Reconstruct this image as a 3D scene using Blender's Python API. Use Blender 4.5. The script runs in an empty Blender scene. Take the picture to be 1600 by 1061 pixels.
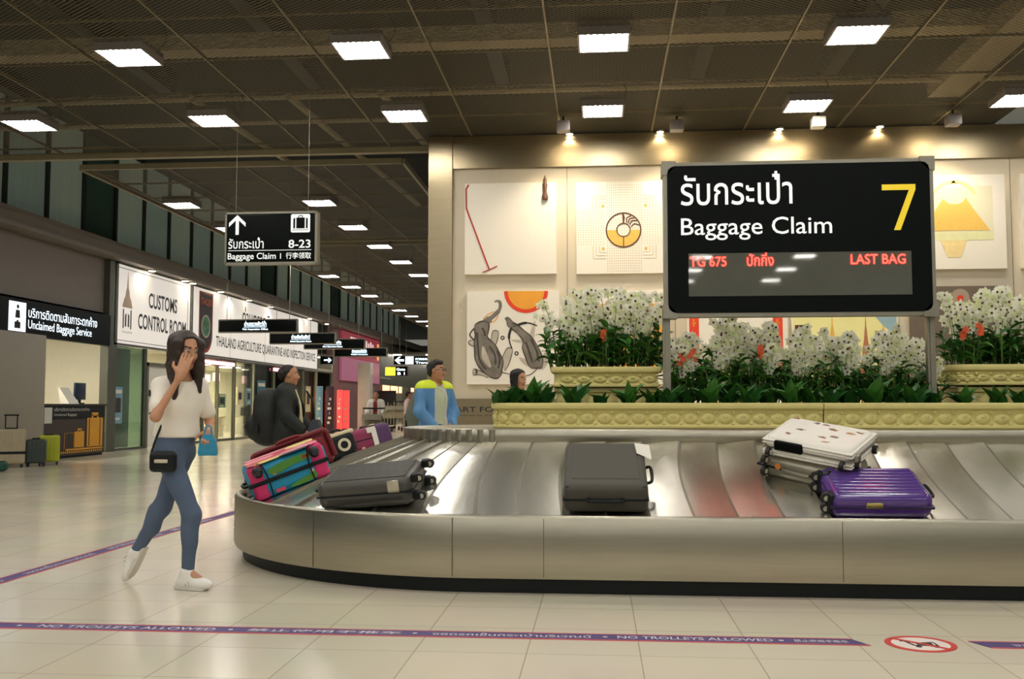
import bpy, bmesh, math, random
import numpy as np
from math import sin, cos, pi, radians as R_, atan2, hypot, sqrt
from mathutils import Vector as V, Matrix as MX

SC = bpy.context.scene
COL = SC.collection
random.seed(7)

# ------------------------------------------------------------------ camera, world, exposure
cam = bpy.data.cameras.new('camera')
cam.lens = 35.0
cam.sensor_width = 36.0
cam.clip_end = 300
camo = bpy.data.objects.new('camera', cam)
camo.location = (0, 0, 1.15)
camo.rotation_euler = (R_(90 + 3.83), 0, R_(4.92))
COL.objects.link(camo)
SC.camera = camo
vs = SC.view_settings
SC.display_settings.display_device = 'sRGB'
vs.view_transform = 'Standard'
vs.look = 'None'
vs.gamma = 1.0
vs.use_curve_mapping = False
vs.exposure = 0.70
wd = bpy.data.worlds.new('world')
SC.world = wd
wd.use_nodes = True
bg = wd.node_tree.nodes['Background']
bg.inputs['Color'].default_value = (0.28, 0.28, 0.23, 1)
bg.inputs['Strength'].default_value = 0.42
LAMP_E = 40.0          # louvred ceiling fixtures
WALL_W = 38.0         # wall washers over the art wall
SPOT_W = 85.0         # box spotlights aimed at the art wall


def spot(name, loc, aim, power, color, size=1.0, blend=0.6, rad=0.05, parent=None):
    l = bpy.data.lights.new(name, 'SPOT')
    l.energy = power
    l.color = color
    l.spot_size = size
    l.spot_blend = blend
    l.shadow_soft_size = rad
    o = bpy.data.objects.new(name, l)
    COL.objects.link(o)
    o.rotation_euler = (V(aim) - V(loc)).to_track_quat('-Z', 'Y').to_euler()
    o.location = V(loc) - (parent.location if parent else V((0, 0, 0)))
    if parent:
        o.parent = parent
    return o


# ------------------------------------------------------------------ materials
MATS = {}


def nset(n, **k):
    for a, b in k.items():
        n.inputs[a.replace('_', ' ')].default_value = b


def mat(name, col, rough=0.5, metal=0.0, var=0.12, scale=6.0, bump=0.0, bscale=40.0, emit=None, es=0.0,
        stretch=(1, 1, 1), aniso=0.0, spec=0.5, coat=0.0, sub=0.0):
    """principled material whose colour and gloss are varied by noise"""
    if name in MATS:
        return MATS[name]
    m = bpy.data.materials.new(name)
    m.use_nodes = True
    t = m.node_tree
    p = t.nodes['Principled BSDF']
    p.inputs['Metallic'].default_value = metal
    p.inputs['Roughness'].default_value = rough
    p.inputs['Specular IOR Level'].default_value = spec
    p.inputs['Anisotropic'].default_value = aniso
    p.inputs['Coat Weight'].default_value = coat
    if sub:
        p.inputs['Subsurface Weight'].default_value = sub
        p.inputs['Subsurface Scale'].default_value = 0.01
    tc = t.nodes.new('ShaderNodeTexCoord')
    mp = t.nodes.new('ShaderNodeMapping')
    mp.inputs['Scale'].default_value = stretch
    t.links.new(tc.outputs['Object'], mp.inputs['Vector'])
    nz = t.nodes.new('ShaderNodeTexNoise')
    nz.inputs['Scale'].default_value = scale
    nz.inputs['Detail'].default_value = 4
    t.links.new(mp.outputs['Vector'], nz.inputs['Vector'])
    mx = t.nodes.new('ShaderNodeMix')
    mx.data_type = 'RGBA'
    c = V(col)
    mx.inputs[6].default_value = (*(c * (1 - var)), 1)
    mx.inputs[7].default_value = (*[min(1, x * (1 + var)) for x in c], 1)
    t.links.new(nz.outputs['Fac'], mx.inputs[0])
    t.links.new(mx.outputs[2], p.inputs['Base Color'])
    if bump:
        nb = t.nodes.new('ShaderNodeTexNoise')
        nb.inputs['Scale'].default_value = bscale
        nb.inputs['Detail'].default_value = 3
        t.links.new(mp.outputs['Vector'], nb.inputs['Vector'])
        b = t.nodes.new('ShaderNodeBump')
        b.inputs['Strength'].default_value = bump
        b.inputs['Distance'].default_value = 0.01
        t.links.new(nb.outputs['Fac'], b.inputs['Height'])
        t.links.new(b.outputs['Normal'], p.inputs['Normal'])
    if emit:
        p.inputs['Emission Color'].default_value = (*emit, 1)
        p.inputs['Emission Strength'].default_value = es
    MATS[name] = m
    return m


def srgb(r, g, b):
    f = lambda c: (c / 255 / 12.92) if c / 255 <= 0.04045 else ((c / 255 + 0.055) / 1.055) ** 2.4
    return (f(r), f(g), f(b))


def glass(name, tint, refl=0.12, rough=0.03):
    """thin pane: mostly clear with a mirror-like sheen"""
    if name in MATS:
        return MATS[name]
    m = bpy.data.materials.new(name)
    m.use_nodes = True
    t = m.node_tree
    t.nodes.remove(t.nodes['Principled BSDF'])
    out = t.nodes['Material Output']
    tr = t.nodes.new('ShaderNodeBsdfTransparent')
    tr.inputs['Color'].default_value = (*tint, 1)
    gl = t.nodes.new('ShaderNodeBsdfGlossy')
    gl.inputs['Roughness'].default_value = rough
    fr = t.nodes.new('ShaderNodeLayerWeight')
    fr.inputs['Blend'].default_value = 0.06
    ad = t.nodes.new('ShaderNodeMath')
    ad.operation = 'ADD'
    ad.use_clamp = True
    ad.inputs[1].default_value = refl
    t.links.new(fr.outputs['Fresnel'], ad.inputs[0])
    mx = t.nodes.new('ShaderNodeMixShader')
    t.links.new(ad.outputs[0], mx.inputs[0])
    t.links.new(tr.outputs[0], mx.inputs[1])
    t.links.new(gl.outputs[0], mx.inputs[2])
    t.links.new(mx.outputs[0], out.inputs['Surface'])
    MATS[name] = m
    return m


def math_node(t, op, a, b=None):
    n = t.nodes.new('ShaderNodeMath')
    n.operation = op
    for i, x in enumerate((a, b)):
        if x is None:
            continue
        if isinstance(x, (int, float)):
            n.inputs[i].default_value = x
        else:
            t.links.new(x, n.inputs[i])
    return n.outputs[0]


def expanded_metal():
    """dark expanded-metal mesh, diamond holes open"""
    m = bpy.data.materials.new('expanded_metal')
    m.use_nodes = True
    t = m.node_tree
    p = t.nodes['Principled BSDF']
    nset(p, Base_Color=(*srgb(90, 82, 60), 1), Roughness=0.55, Metallic=0.3)
    out = t.nodes['Material Output']
    tc = t.nodes.new('ShaderNodeTexCoord')
    sx = t.nodes.new('ShaderNodeSeparateXYZ')
    t.links.new(tc.outputs['Object'], sx.inputs[0])
    u = math_node(t, 'MULTIPLY', sx.outputs['X'], 2 * pi / 0.09)
    v = math_node(t, 'MULTIPLY', sx.outputs['Y'], 2 * pi / 0.064)
    a = math_node(t, 'COSINE', u)
    b = math_node(t, 'COSINE', v)
    s = math_node(t, 'ADD', a, b)
    ab = math_node(t, 'ABSOLUTE', s)
    hole = math_node(t, 'GREATER_THAN', ab, 0.62)
    tr = t.nodes.new('ShaderNodeBsdfTransparent')
    mx = t.nodes.new('ShaderNodeMixShader')
    t.links.new(hole, mx.inputs[0])
    t.links.new(p.outputs[0], mx.inputs[1])
    t.links.new(tr.outputs[0], mx.inputs[2])
    t.links.new(mx.outputs[0], out.inputs['Surface'])
    return m


def tile_floor():
    """cream polished tiles with thin joints"""
    m = bpy.data.materials.new('cream_tile')
    m.use_nodes = True
    t = m.node_tree
    p = t.nodes['Principled BSDF']
    tc = t.nodes.new('ShaderNodeTexCoord')
    mp = t.nodes.new('ShaderNodeMapping')
    mp.inputs['Location'].default_value = (0.338, 0.04, 0)
    t.links.new(tc.outputs['Object'], mp.inputs['Vector'])
    br = t.nodes.new('ShaderNodeTexBrick')
    br.offset = 0.0
    nset(br, Scale=1.0, Mortar_Size=0.003, Mortar_Smooth=0.2, Brick_Width=0.528, Row_Height=0.528, Bias=0.0)
    br.inputs['Color1'].default_value = (*srgb(222, 213, 191), 1)
    br.inputs['Color2'].default_value = (*srgb(216, 207, 185), 1)
    br.inputs['Mortar'].default_value = (*srgb(176, 164, 140), 1)
    t.links.new(mp.outputs['Vector'], br.inputs['Vector'])
    nz = t.nodes.new('ShaderNodeTexNoise')
    nset(nz, Scale=0.9, Detail=6.0)
    t.links.new(tc.outputs['Object'], nz.inputs['Vector'])
    mx = t.nodes.new('ShaderNodeMix')
    mx.data_type = 'RGBA'
    mx.blend_type = 'MULTIPLY'
    mx.inputs[0].default_value = 0.18
    t.links.new(br.outputs['Color'], mx.inputs[6])
    t.links.new(nz.outputs['Color'], mx.inputs[7])
    t.links.new(mx.outputs[2], p.inputs['Base Color'])
    rr = t.nodes.new('ShaderNodeMapRange')
    nset(rr, To_Min=0.10, To_Max=0.24)
    t.links.new(nz.outputs['Fac'], rr.inputs['Value'])
    t.links.new(rr.outputs[0], p.inputs['Roughness'])
    p.inputs['Specular IOR Level'].default_value = 0.6
    return m


def louvre_light():
    """white fluorescent fixture face: bright cells between a paler louvre grid"""
    m = bpy.data.materials.new('louvre_light')
    m.use_nodes = True
    t = m.node_tree
    p = t.nodes['Principled BSDF']
    tc = t.nodes.new('ShaderNodeTexCoord')
    br = t.nodes.new('ShaderNodeTexBrick')
    br.offset = 0.0
    nset(br, Scale=1.0, Mortar_Size=0.017, Mortar_Smooth=0.1, Brick_Width=0.0725, Row_Height=0.145)
    br.inputs['Color1'].default_value = (1, 0.965, 0.895, 1)
    br.inputs['Color2'].default_value = (1, 0.965, 0.895, 1)
    br.inputs['Mortar'].default_value = (0.0165, 0.0150, 0.0165, 1)
    t.links.new(tc.outputs['Object'], br.inputs['Vector'])
    t.links.new(br.outputs['Color'], p.inputs['Emission Color'])
    p.inputs['Emission Strength'].default_value = LAMP_E
    p.inputs['Base Color'].default_value = (0.8, 0.8, 0.8, 1)
    return m


STEEL = dict(metal=1.0, var=0.10)
M_rim = mat('brushed_steel', srgb(172, 167, 150), 0.31, scale=3.0, stretch=(1, 1, 22), bump=0.06, bscale=30, aniso=0.55, **STEEL)
M_belt2 = mat('belt_steel_scuffed', srgb(208, 204, 192), 0.31, scale=5.0, stretch=(3, 1, 1), bump=0.12, bscale=6, **STEEL)
M_belt3 = mat('belt_steel_dull', srgb(194, 189, 174), 0.30, scale=7.0, stretch=(4, 1, 1), bump=0.12, bscale=8, **STEEL)
M_beltlip = mat('belt_lip', srgb(132, 126, 112), 0.42, metal=.7)
M_belt = mat('belt_steel', srgb(222, 220, 210), 0.27, scale=5.0, stretch=(3, 1, 1), bump=0.10, bscale=6, **STEEL)
M_wallsteel = mat('wall_steel', srgb(164, 150, 122), 0.34, scale=2.0, stretch=(1, 1, 12), bump=0.03, bscale=20, aniso=0.4, **STEEL)
M_black = mat('black_rubber', srgb(11, 18, 20), 0.5, spec=0.3)
M_blackgloss = mat('black_gloss', srgb(3, 9, 8), 0.42, spec=0.12)
M_alu = mat('aluminium', srgb(150, 146, 132), 0.38, metal=0.85)
M_dark = mat('dark_metal', srgb(46, 46, 42), 0.5)
M_white = mat('white_paint', srgb(226, 222, 208), 0.45, var=0.04)
M_sign_white = mat('sign_white', srgb(225, 226, 220), 0.5, var=0.02, emit=(0.9, 0.95, 0.95), es=0.35)
M_sign_yellow = mat('sign_yellow', srgb(226, 200, 40), 0.5, var=0.02, emit=(0.9, 0.62, 0.03), es=0.25)
M_ledred = mat('led_red', (0.9, 0.05, 0.03), 0.5, emit=(1.0, 0.012, 0.008), es=13.0)
M_plaster = mat('wall_plaster', srgb(214, 202, 178), 0.7, var=0.06, scale=1.6, bump=0.1, bscale=25)
M_canvas = mat('canvas', srgb(240, 232, 216), 0.75, var=0.03, scale=30)
M_ink = mat('ink', srgb(40, 36, 32), 0.7)
M_skin = mat('skin', srgb(190, 138, 104), 0.5, var=0.06, scale=12, sub=0.1)
M_skin_dark = mat('skin_tan', srgb(182, 130, 96), 0.5, var=0.06, scale=12, sub=0.1)
M_lip = mat('lip', srgb(150, 80, 70), 0.4)
M_hair = mat('black_hair', srgb(20, 16, 14), 0.6, var=0.3, scale=40, stretch=(6, 6, 0.6), bump=0.5, bscale=60)
M_hairbrown = mat('brown_hair', srgb(44, 28, 20), 0.4, var=0.35, scale=40, stretch=(6, 6, 0.6), bump=0.5, bscale=60)
M_eye = mat('eye_white', srgb(196, 190, 180), 0.4)
M_pupil = mat('eye_dark', srgb(25, 16, 12), 0.2)


# ------------------------------------------------------------------ mesh builder
class MB:
    def __init__(s):
        s.v, s.f, s.m, s.s = [], [], [], []

    def add(s, vs, fs, mi=0, M=None, smooth=False):
        o = len(s.v)
        if M is not None:
            vs = [M @ V(p) for p in vs]
        s.v += [tuple(p) for p in vs]
        s.f += [tuple(o + i for i in q) for q in fs]
        s.m += [mi] * len(fs)
        s.s += [smooth] * len(fs)
        return s

    def box(s, c, d, mi=0, M=None):
        x, y, z = c
        a, b, e = d[0] / 2, d[1] / 2, d[2] / 2
        vs = [(x + i * a, y + j * b, z + k * e) for i in (-1, 1) for j in (-1, 1) for k in (-1, 1)]
        fs = [(0, 1, 3, 2), (4, 6, 7, 5), (0, 4, 5, 1), (2, 3, 7, 6), (0, 2, 6, 4), (1, 5, 7, 3)]
        return s.add(vs, fs, mi, M)

    def bb(s, x0, x1, y0, y1, z0, z1, mi=0, M=None):
        return s.box(((x0 + x1) / 2, (y0 + y1) / 2, (z0 + z1) / 2), (x1 - x0, y1 - y0, z1 - z0), mi, M)

    def rbox(s, c, d, r, seg=3, mi=0, M=None):
        bm = bmesh.new()
        bmesh.ops.create_cube(bm, size=1)
        bmesh.ops.scale(bm, vec=d, verts=bm.verts)
        bmesh.ops.bevel(bm, geom=bm.edges[:], offset=min(r, min(d) * 0.49), segments=seg, profile=0.5, affect='EDGES')
        bmesh.ops.translate(bm, vec=c, verts=bm.verts)
        bm.verts.index_update()
        s.add([v.co.copy() for v in bm.verts], [[v.index for v in f.verts] for f in bm.faces], mi, M, True)
        bm.free()
        return s

    def tube(s, pts, rad, n=8, mi=0, M=None, cap=True):
        pts = [V(p) for p in pts]
        rr = rad if isinstance(rad, (list, tuple)) else [rad] * len(pts)
        vs, fs = [], []
        up = None
        for i, p in enumerate(pts):
            t = (pts[min(i + 1, len(pts) - 1)] - pts[max(i - 1, 0)]).normalized()
            if up is None:
                up = V((0, 0, 1)) if abs(t.z) < 0.9 else V((1, 0, 0))
            a = t.cross(up)
            a.normalize()
            up = a.cross(t)
            for k in range(n):
                w = 2 * pi * k / n
                vs.append(p + (a * cos(w) + up * sin(w)) * rr[i])
        for i in range(len(pts) - 1):
            for k in range(n):
                k2 = (k + 1) % n
                fs.append((i * n + k, i * n + k2, (i + 1) * n + k2, (i + 1) * n + k))
        if cap:
            fs.append(tuple(range(n))[::-1])
            fs.append(tuple((len(pts) - 1) * n + k for k in range(n)))
        return s.add(vs, fs, mi, M, True)

    def ball(s, c, r, mi=0, M=None, n=10, m=6):
        r = r if isinstance(r, (list, tuple)) else (r, r, r)
        vs = [(c[0], c[1], c[2] + r[2])]
        for i in range(1, m):
            a = pi * i / m
            for k in range(n):
                b = 2 * pi * k / n
                vs.append((c[0] + r[0] * sin(a) * cos(b), c[1] + r[1] * sin(a) * sin(b), c[2] + r[2] * cos(a)))
        vs.append((c[0], c[1], c[2] - r[2]))
        fs = [(0, 1 + k, 1 + (k + 1) % n) for k in range(n)]
        for i in range(m - 2):
            for k in range(n):
                k2 = (k + 1) % n
                fs.append((1 + i * n + k, 1 + (i + 1) * n + k, 1 + (i + 1) * n + k2, 1 + i * n + k2))
        b = 1 + (m - 2) * n
        fs += [(b + (k + 1) % n, b + k, len(vs) - 1) for k in range(n)]
        return s.add(vs, fs, mi, M, True)

    def loft(s, loops, mi=0, M=None, closed=True, cap0=False, cap1=False, smooth=True):
        n = len(loops[0])
        vs = [p for l in loops for p in l]
        fs = []
        for i in range(len(loops) - 1):
            for k in range(n if closed else n - 1):
                k2 = (k + 1) % n
                fs.append((i * n + k, i * n + k2, (i + 1) * n + k2, (i + 1) * n + k))
        if cap0:
            fs.append(tuple(range(n))[::-1])
        if cap1:
            fs.append(tuple((len(loops) - 1) * n + k for k in range(n)))
        return s.add(vs, fs, mi, M, smooth)

    def prism(s, poly, t, mi=0, M=None):
        """polygon in the local xy plane, extruded from z=0 to z=t"""
        n = len(poly)
        vs = [(x, y, 0) for x, y in poly] + [(x, y, t) for x, y in poly]
        fs = [tuple(range(n))[::-1], tuple(range(n, 2 * n))]
        fs += [(k, (k + 1) % n, n + (k + 1) % n, n + k) for k in range(n)]
        return s.add(vs, fs, mi, M)

    def build(s, name, mats, parent=None, loc=None, wn=False, sharp=40):
        me = bpy.data.meshes.new(name)
        me.from_pydata(s.v, [], s.f)
        for m in (mats if isinstance(mats, (list, tuple)) else [mats]):
            me.materials.append(m)
        me.polygons.foreach_set('material_index', s.m)
        me.polygons.foreach_set('use_smooth', s.s)
        me.update()
        if any(s.s):
            me.set_sharp_from_angle(angle=R_(sharp))
        o = bpy.data.objects.new(name, me)
        COL.objects.link(o)
        if parent:
            o.parent = parent
        if loc:
            o.location = loc
        if wn:
            w = o.modifiers.new('weighted', 'WEIGHTED_NORMAL')
            w.keep_sharp = True
        return o


def thing(name, label, cat, loc=(0, 0, 0), rz=0.0, group=None, M=None):
    o = bpy.data.objects.new(name, None)
    o.empty_display_size = 0.1
    COL.objects.link(o)
    if M is not None:
        o.matrix_world = M
    else:
        o.location = loc
        o.rotation_euler = (0, 0, rz)
    o['label'] = label
    o['category'] = cat
    if group:
        o['group'] = group
    return o


def tag(o, label, cat, group=None, kind=None):
    o['label'] = label
    o['category'] = cat
    if group:
        o['group'] = group
    if kind:
        o['kind'] = kind
    return o


def struct(o, label=None, cat=None):
    o['kind'] = 'structure'
    if label:
        o['label'] = label
        o['category'] = cat
    return o


def lab(o, label):
    o['label'] = label
    return o


def dup(root, loc=None, label=None, M=None, rz=None, scale=None):
    r = root.copy()
    COL.objects.link(r)
    if M is not None:
        r.matrix_world = M
    if loc is not None:
        r.location = loc
    if rz is not None:
        r.rotation_euler = (0, 0, rz)
    if scale is not None:
        r.scale = (scale,) * 3
    if label:
        r['label'] = label
    for ch in list(root.children):
        if ch.type == 'LIGHT':
            continue
        c = ch.copy()
        COL.objects.link(c)
        c.parent = r
        for g in ch.children:
            d = g.copy()
            COL.objects.link(d)
            d.parent = c
    return r


ORD = ['first', 'second', 'third', 'fourth', 'fifth', 'sixth', 'seventh', 'eighth', 'ninth', 'tenth', 'eleventh', 'twelfth',
       'thirteenth', 'fourteenth', 'fifteenth', 'sixteenth', 'seventeenth', 'eighteenth', 'nineteenth', 'twentieth',
       'twenty-first', 'twenty-second', 'twenty-third', 'twenty-fourth', 'twenty-fifth', 'twenty-sixth', 'twenty-seventh', 'twenty-eighth']


# ------------------------------------------------------------------ lettering
def frame(o, x, y):
    """matrix whose local x,y axes are the given directions"""
    x = V(x).normalized()
    y = V(y)
    y = (y - x * x.dot(y)).normalized()
    z = x.cross(y)
    M = MX((x, y, z)).transposed().to_4x4()
    M.translation = V(o)
    return M


FRONT = ((1, 0, 0), (0, 0, 1))       # faces the camera side (-Y)
LEFTW = ((0, 1, 0), (0, 0, 1))       # on the left wall, faces +X


def text_geo(s, bold=0.0):
    c = bpy.data.curves.new('lettering', 'FONT')
    c.body = s
    c.size = 1.0
    c.offset = bold
    c.extrude = 0.0
    c.resolution_u = 3
    o = bpy.data.objects.new('lettering', c)
    COL.objects.link(o)
    dg = bpy.context.evaluated_depsgraph_get()
    me = bpy.data.meshes.new_from_object(o.evaluated_get(dg))
    vs = [v.co.copy() for v in me.vertices]
    fs = [tuple(p.vertices) for p in me.polygons]
    bpy.data.objects.remove(o)
    bpy.data.curves.remove(c)
    bpy.data.meshes.remove(me)
    return vs, fs


def put_text(mb, s, M, w=None, h=None, mi=0, bold=0.0, centre=False, z=0.0):
    """lettering with its lower-left corner at M's origin, scaled to width w and/or height h"""
    vs, fs = text_geo(s, bold)
    x0, x1 = min(v.x for v in vs), max(v.x for v in vs)
    y0, y1 = min(v.y for v in vs), max(v.y for v in vs)
    sx = w / (x1 - x0) if w else None
    sy = h / (y1 - y0) if h else None
    sx = sx or sy
    sy = sy or sx
    ox = -(x1 - x0) * sx / 2 if centre else 0
    mb.add([((v.x - x0) * sx + ox, (v.y - y0) * sy, z) for v in vs], fs, mi, M)
    return mb


def disc(r, n=28, cx=0, cy=0, a0=0, a1=2 * pi):
    full = abs(a1 - a0 - 2 * pi) < 1e-6
    k = n if full else n + 1
    return [(cx + r * cos(a0 + (a1 - a0) * i / n), cy + r * sin(a0 + (a1 - a0) * i / n)) for i in range(k)]


def ring(mb, r0, r1, t, mi=0, M=None, n=32, cx=0, cy=0, a0=0, a1=2 * pi):
    vs, fs = [], []
    for i in range(n + 1):
        a = a0 + (a1 - a0) * i / n
        for r, z in ((r0, 0), (r1, 0), (r1, t), (r0, t)):
            vs.append((cx + r * cos(a), cy + r * sin(a), z))
    for i in range(n):
        for k in range(4):
            k2 = (k + 1) % 4
            fs.append((i * 4 + k, i * 4 + k2, (i + 1) * 4 + k2, (i + 1) * 4 + k))
    return mb.add(vs, fs, mi, M)


def stroke(mb, pts, w, t, mi=0, M=None):
    """flat painted line through 2-D points, width w (or a list of widths)"""
    ws = w if isinstance(w, (list, tuple)) else [w] * len(pts)
    L, Rr = [], []
    for i, p in enumerate(pts):
        a = V(pts[max(i - 1, 0)])
        b = V(pts[min(i + 1, len(pts) - 1)])
        d = (b - a).normalized()
        n = V((-d.y, d.x))
        L.append(V(p) + n * ws[i] / 2)
        Rr.append(V(p) - n * ws[i] / 2)
    n = len(pts)
    vs = [(p.x, p.y, t) for p in L] + [(p.x, p.y, t) for p in Rr]
    vs += [(p.x, p.y, 0) for p in L] + [(p.x, p.y, 0) for p in Rr]
    fs = []
    for i in range(n - 1):
        fs += [(n + i, n + i + 1, i + 1, i), (i, i + 1, 2 * n + i + 1, 2 * n + i), (3 * n + i, 3 * n + i + 1, n + i + 1, n + i)]
    return mb.add(vs, fs, mi, M)


def smooth_pts(pts, k=6, closed=False):
    """Catmull-Rom through 2-D or 3-D points"""
    n = len(pts)
    P = [V(p) for p in pts]
    out = []
    for i in range(n if closed else n - 1):
        p0 = P[(i - 1) % n] if closed or i > 0 else P[0]
        p1 = P[i]
        p2 = P[(i + 1) % n]
        p3 = P[(i + 2) % n] if closed or i + 2 < n else P[-1]
        for j in range(k):
            t = j / k
            out.append(0.5 * ((2 * p1) + (p2 - p0) * t + (2 * p0 - 5 * p1 + 4 * p2 - p3) * t * t + (3 * p1 - p0 - 3 * p2 + p3) * t ** 3))
    if not closed:
        out.append(P[-1])
    return [tuple(p) for p in out]


def suitcase_icon(mb, M, x, y, w, h, mi):
    """travel-case pictogram"""
    mb.prism([(x, y), (x + w, y), (x + w, y + h), (x, y + h)], 0.002, mi, M)
    for a, b in (((x + w * .33, y + h), (x + w * .33, y + h * 1.13)), ((x + w * .67, y + h), (x + w * .67, y + h * 1.13)), ((x + w * .28, y + h * 1.13), (x + w * .72, y + h * 1.13))):
        stroke(mb, [a, b], w * .1, 0.002, mi, M)

# ================================================================== SETTING
WY = 16.0      # art wall
LX = -12.4     # left shopfront plane
struct(MB().bb(-30, 9.5, -24, 100, -0.2, 0).build('floor', tile_floor()), 'cream polished tile floor', 'floor')
struct(MB().bb(-2.35, 9.5, WY, WY + .3, 1.2, 5.1).build('wall_back', M_plaster), 'cream plaster wall carrying the square paintings', 'wall')
mb = MB()
for x in (-0.48, 1.24, 2.96, 4.95, 6.45):
    mb.bb(x - .006, x + .006, WY - .003, WY + .002, 1.27, 5.03)
struct(mb.build('trim_1', mat('joint_tan', srgb(150, 138, 116), 0.8)), 'thin vertical joints between wall panels', 'joint')  # joint strips in a darker tan than the plaster
mb = MB().bb(-2.35, 9.5, WY - .06, WY + .25, 5.03, 5.56)
struct(mb.build('trim_2', M_wallsteel), 'steel cornice band along the top of the art wall', 'cornice')
mb = MB().bb(-2.35, 9.5, WY - .04, WY + .25, 0.0, 1.27)
struct(mb.build('trim_3', M_wallsteel), 'steel dado along the foot of the art wall', 'dado')
mb = MB().bb(-2.74, -2.35, WY - .10, WY + 1.2, 0, 5.56)
struct(mb.build('trim_4', M_wallsteel), 'steel pilaster at the left end of the art wall', 'pilaster')
mb = MB()
put_text(mb, 'ART FOR SUVARNABHUMI', frame((-2.30, WY - .043, 1.055), *FRONT), w=2.15, h=0.085, bold=0.01)
put_text(mb, 'paintings by the artists of the kingdom', frame((-2.30, WY - .043, 0.985), *FRONT), w=1.5, h=0.03)
tag(mb.build('wall_lettering', M_ink), 'black capital lettering along the steel dado', 'lettering')

# ---- mesh ceilings
GX, GY = 1.465, 1.36
MESH = expanded_metal()
M_tbar = mat('ceiling_bar', srgb(124, 112, 86), 0.45, metal=0.4)


def mesh_ceiling(name, x0, x1, y0, y1, z, gx0, gy0, label):
    o = struct(MB().add([(x0, y0, z), (x1, y0, z), (x1, y1, z), (x0, y1, z)], [(0, 3, 2, 1)]).build(name, MESH), label, 'ceiling')
    mb = MB()
    x = gx0
    while x < x1:
        if x > x0:
            mb.bb(x - .011, x + .011, y0, y1, z - .012, z + .03)
        x += GX
    y = gy0
    while y < y1:
        if y > y0:
            mb.bb(x0, x1, y - .006, y + .006, z - .004, z + .03)
        y += GY
    mb.build('grid_bars', M_tbar, o)
    return o


mesh_ceiling('ceiling', LX, 9.5, -24, 16.55, 5.58, .155 - GX * 8.5, 12.13 - GY * 26, 'dark expanded metal ceiling over the carousel')
mesh_ceiling('ceiling_far_near', -9.45, -3.47, 17.35, 25.5, 5.52, -3.47 - GX * 4, 17.35 + GY, 'mesh ceiling panel beyond the gap')
mesh_ceiling('ceiling_far_middle', -9.45, -3.47, 26.2, 42.3, 5.52, -3.47 - GX * 4, 26.2 + GY, 'mesh ceiling panel in the middle of the hall')
mesh_ceiling('ceiling_far_end', -9.45, -3.47, 43.0, 60, 5.52, -3.47 - GX * 4, 43 + GY, 'mesh ceiling panel at the far end')
mb = MB()
mb.bb(LX, -2.74, 16.55, 16.68, 5.49, 5.60)
for a, b in ((17.35, 25.5), (26.2, 42.3), (43, 60)):
    mb.bb(-9.45, -3.47, a - .05, a, 5.48, 5.58).bb(-9.45, -3.47, b, b + .05, 5.48, 5.58)
    mb.bb(-9.5, -9.45, a, b, 5.48, 5.58).bb(-3.47, -3.42, a, b, 5.48, 5.58)
struct(mb.build('trim_5', mat('edge_trim', srgb(158, 148, 120), 0.5, metal=0.3)), 'pale edge trims of the mesh ceilings', 'trim')
M_void = mat('void_black', srgb(22, 25, 21), 0.8)
struct(MB().bb(-30, 9.5, -24, 100, 7.9, 8.1).build('ceiling_slab', M_void), 'dark slab above the mesh ceiling', 'ceiling')
# services seen through the mesh
M_duct = mat('duct_paint', srgb(190, 172, 138), 0.55, var=0.2)
tag(MB().bb(-12, 9.4, 13.45, 13.9, 6.22, 6.45).build('air_duct', M_duct), 'long pale duct running crosswise above the mesh', 'duct')
tag(MB().bb(5.2, 5.7, 11.0, 15.9, 6.0, 6.3).build('cable_tray', M_duct), 'pale tray above the mesh at the right', 'cable tray')
for i, x in enumerate((-10.4, -7.6, -4.9, -1.6, 1.7, 3.9, 7.4)):
    tag(MB().bb(x - .12, x + .12, -24, 16.9, 6.7, 7.1).build('roof_beam', M_dark), 'dark roof beam above the mesh, %s from the left' % ORD[i], 'beam', 'roof beams above the mesh')
for i, (y, z) in enumerate(((9.0, 6.3), (15.3, 6.1), (17.0, 6.2))):
    tag(MB().tube([(-12, y, z), (9.3 if y < 16 else -3, y, z)], .05, 8).build('pipe', M_duct), 'thin service pipe above the mesh, %s from the camera' % ORD[i], 'pipe', 'service pipes above the mesh')
for i, x in enumerate((-6.5, -4.9, -3.4)):
    tag(MB().tube([(x, 15.25, 6.1), (x + .35, 25, 6.3)], .06, 8).build('conduit', M_duct), 'bare conduit in the dark ceiling gap, %s from left' % ORD[i], 'pipe', 'conduits in the ceiling gap')

# ---- louvred ceiling lights
M_louvre = louvre_light()
M_house = mat('fixture_grey', srgb(148, 140, 136), 0.5, metal=0.2)


def make_light():
    t = thing('ceiling_light', 'x', 'ceiling light')
    MB().bb(-.31, .31, -.31, .31, .015, .14).build('housing', M_house, t)
    MB().add([(-.29, -.29, 0), (.29, -.29, 0), (.29, .29, 0), (-.29, .29, 0)], [(0, 3, 2, 1)]).build('diffuser', M_louvre, t)
    mb = MB()
    mb.bb(-.31, .31, -.31, -.29, -.012, .015).bb(-.31, .31, .29, .31, -.012, .015)
    mb.bb(-.31, -.29, -.29, .29, -.012, .015).bb(.29, .31, -.29, .29, -.012, .015)
    mb.build('frame', M_house, t)
    MB().tube(smooth_pts([(.2, .2, .14), (.32, .25, .22), (.36, .26, .4), (.2, .3, .6)]), .008, 6).build('cord', M_dark, t)
    return t


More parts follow.
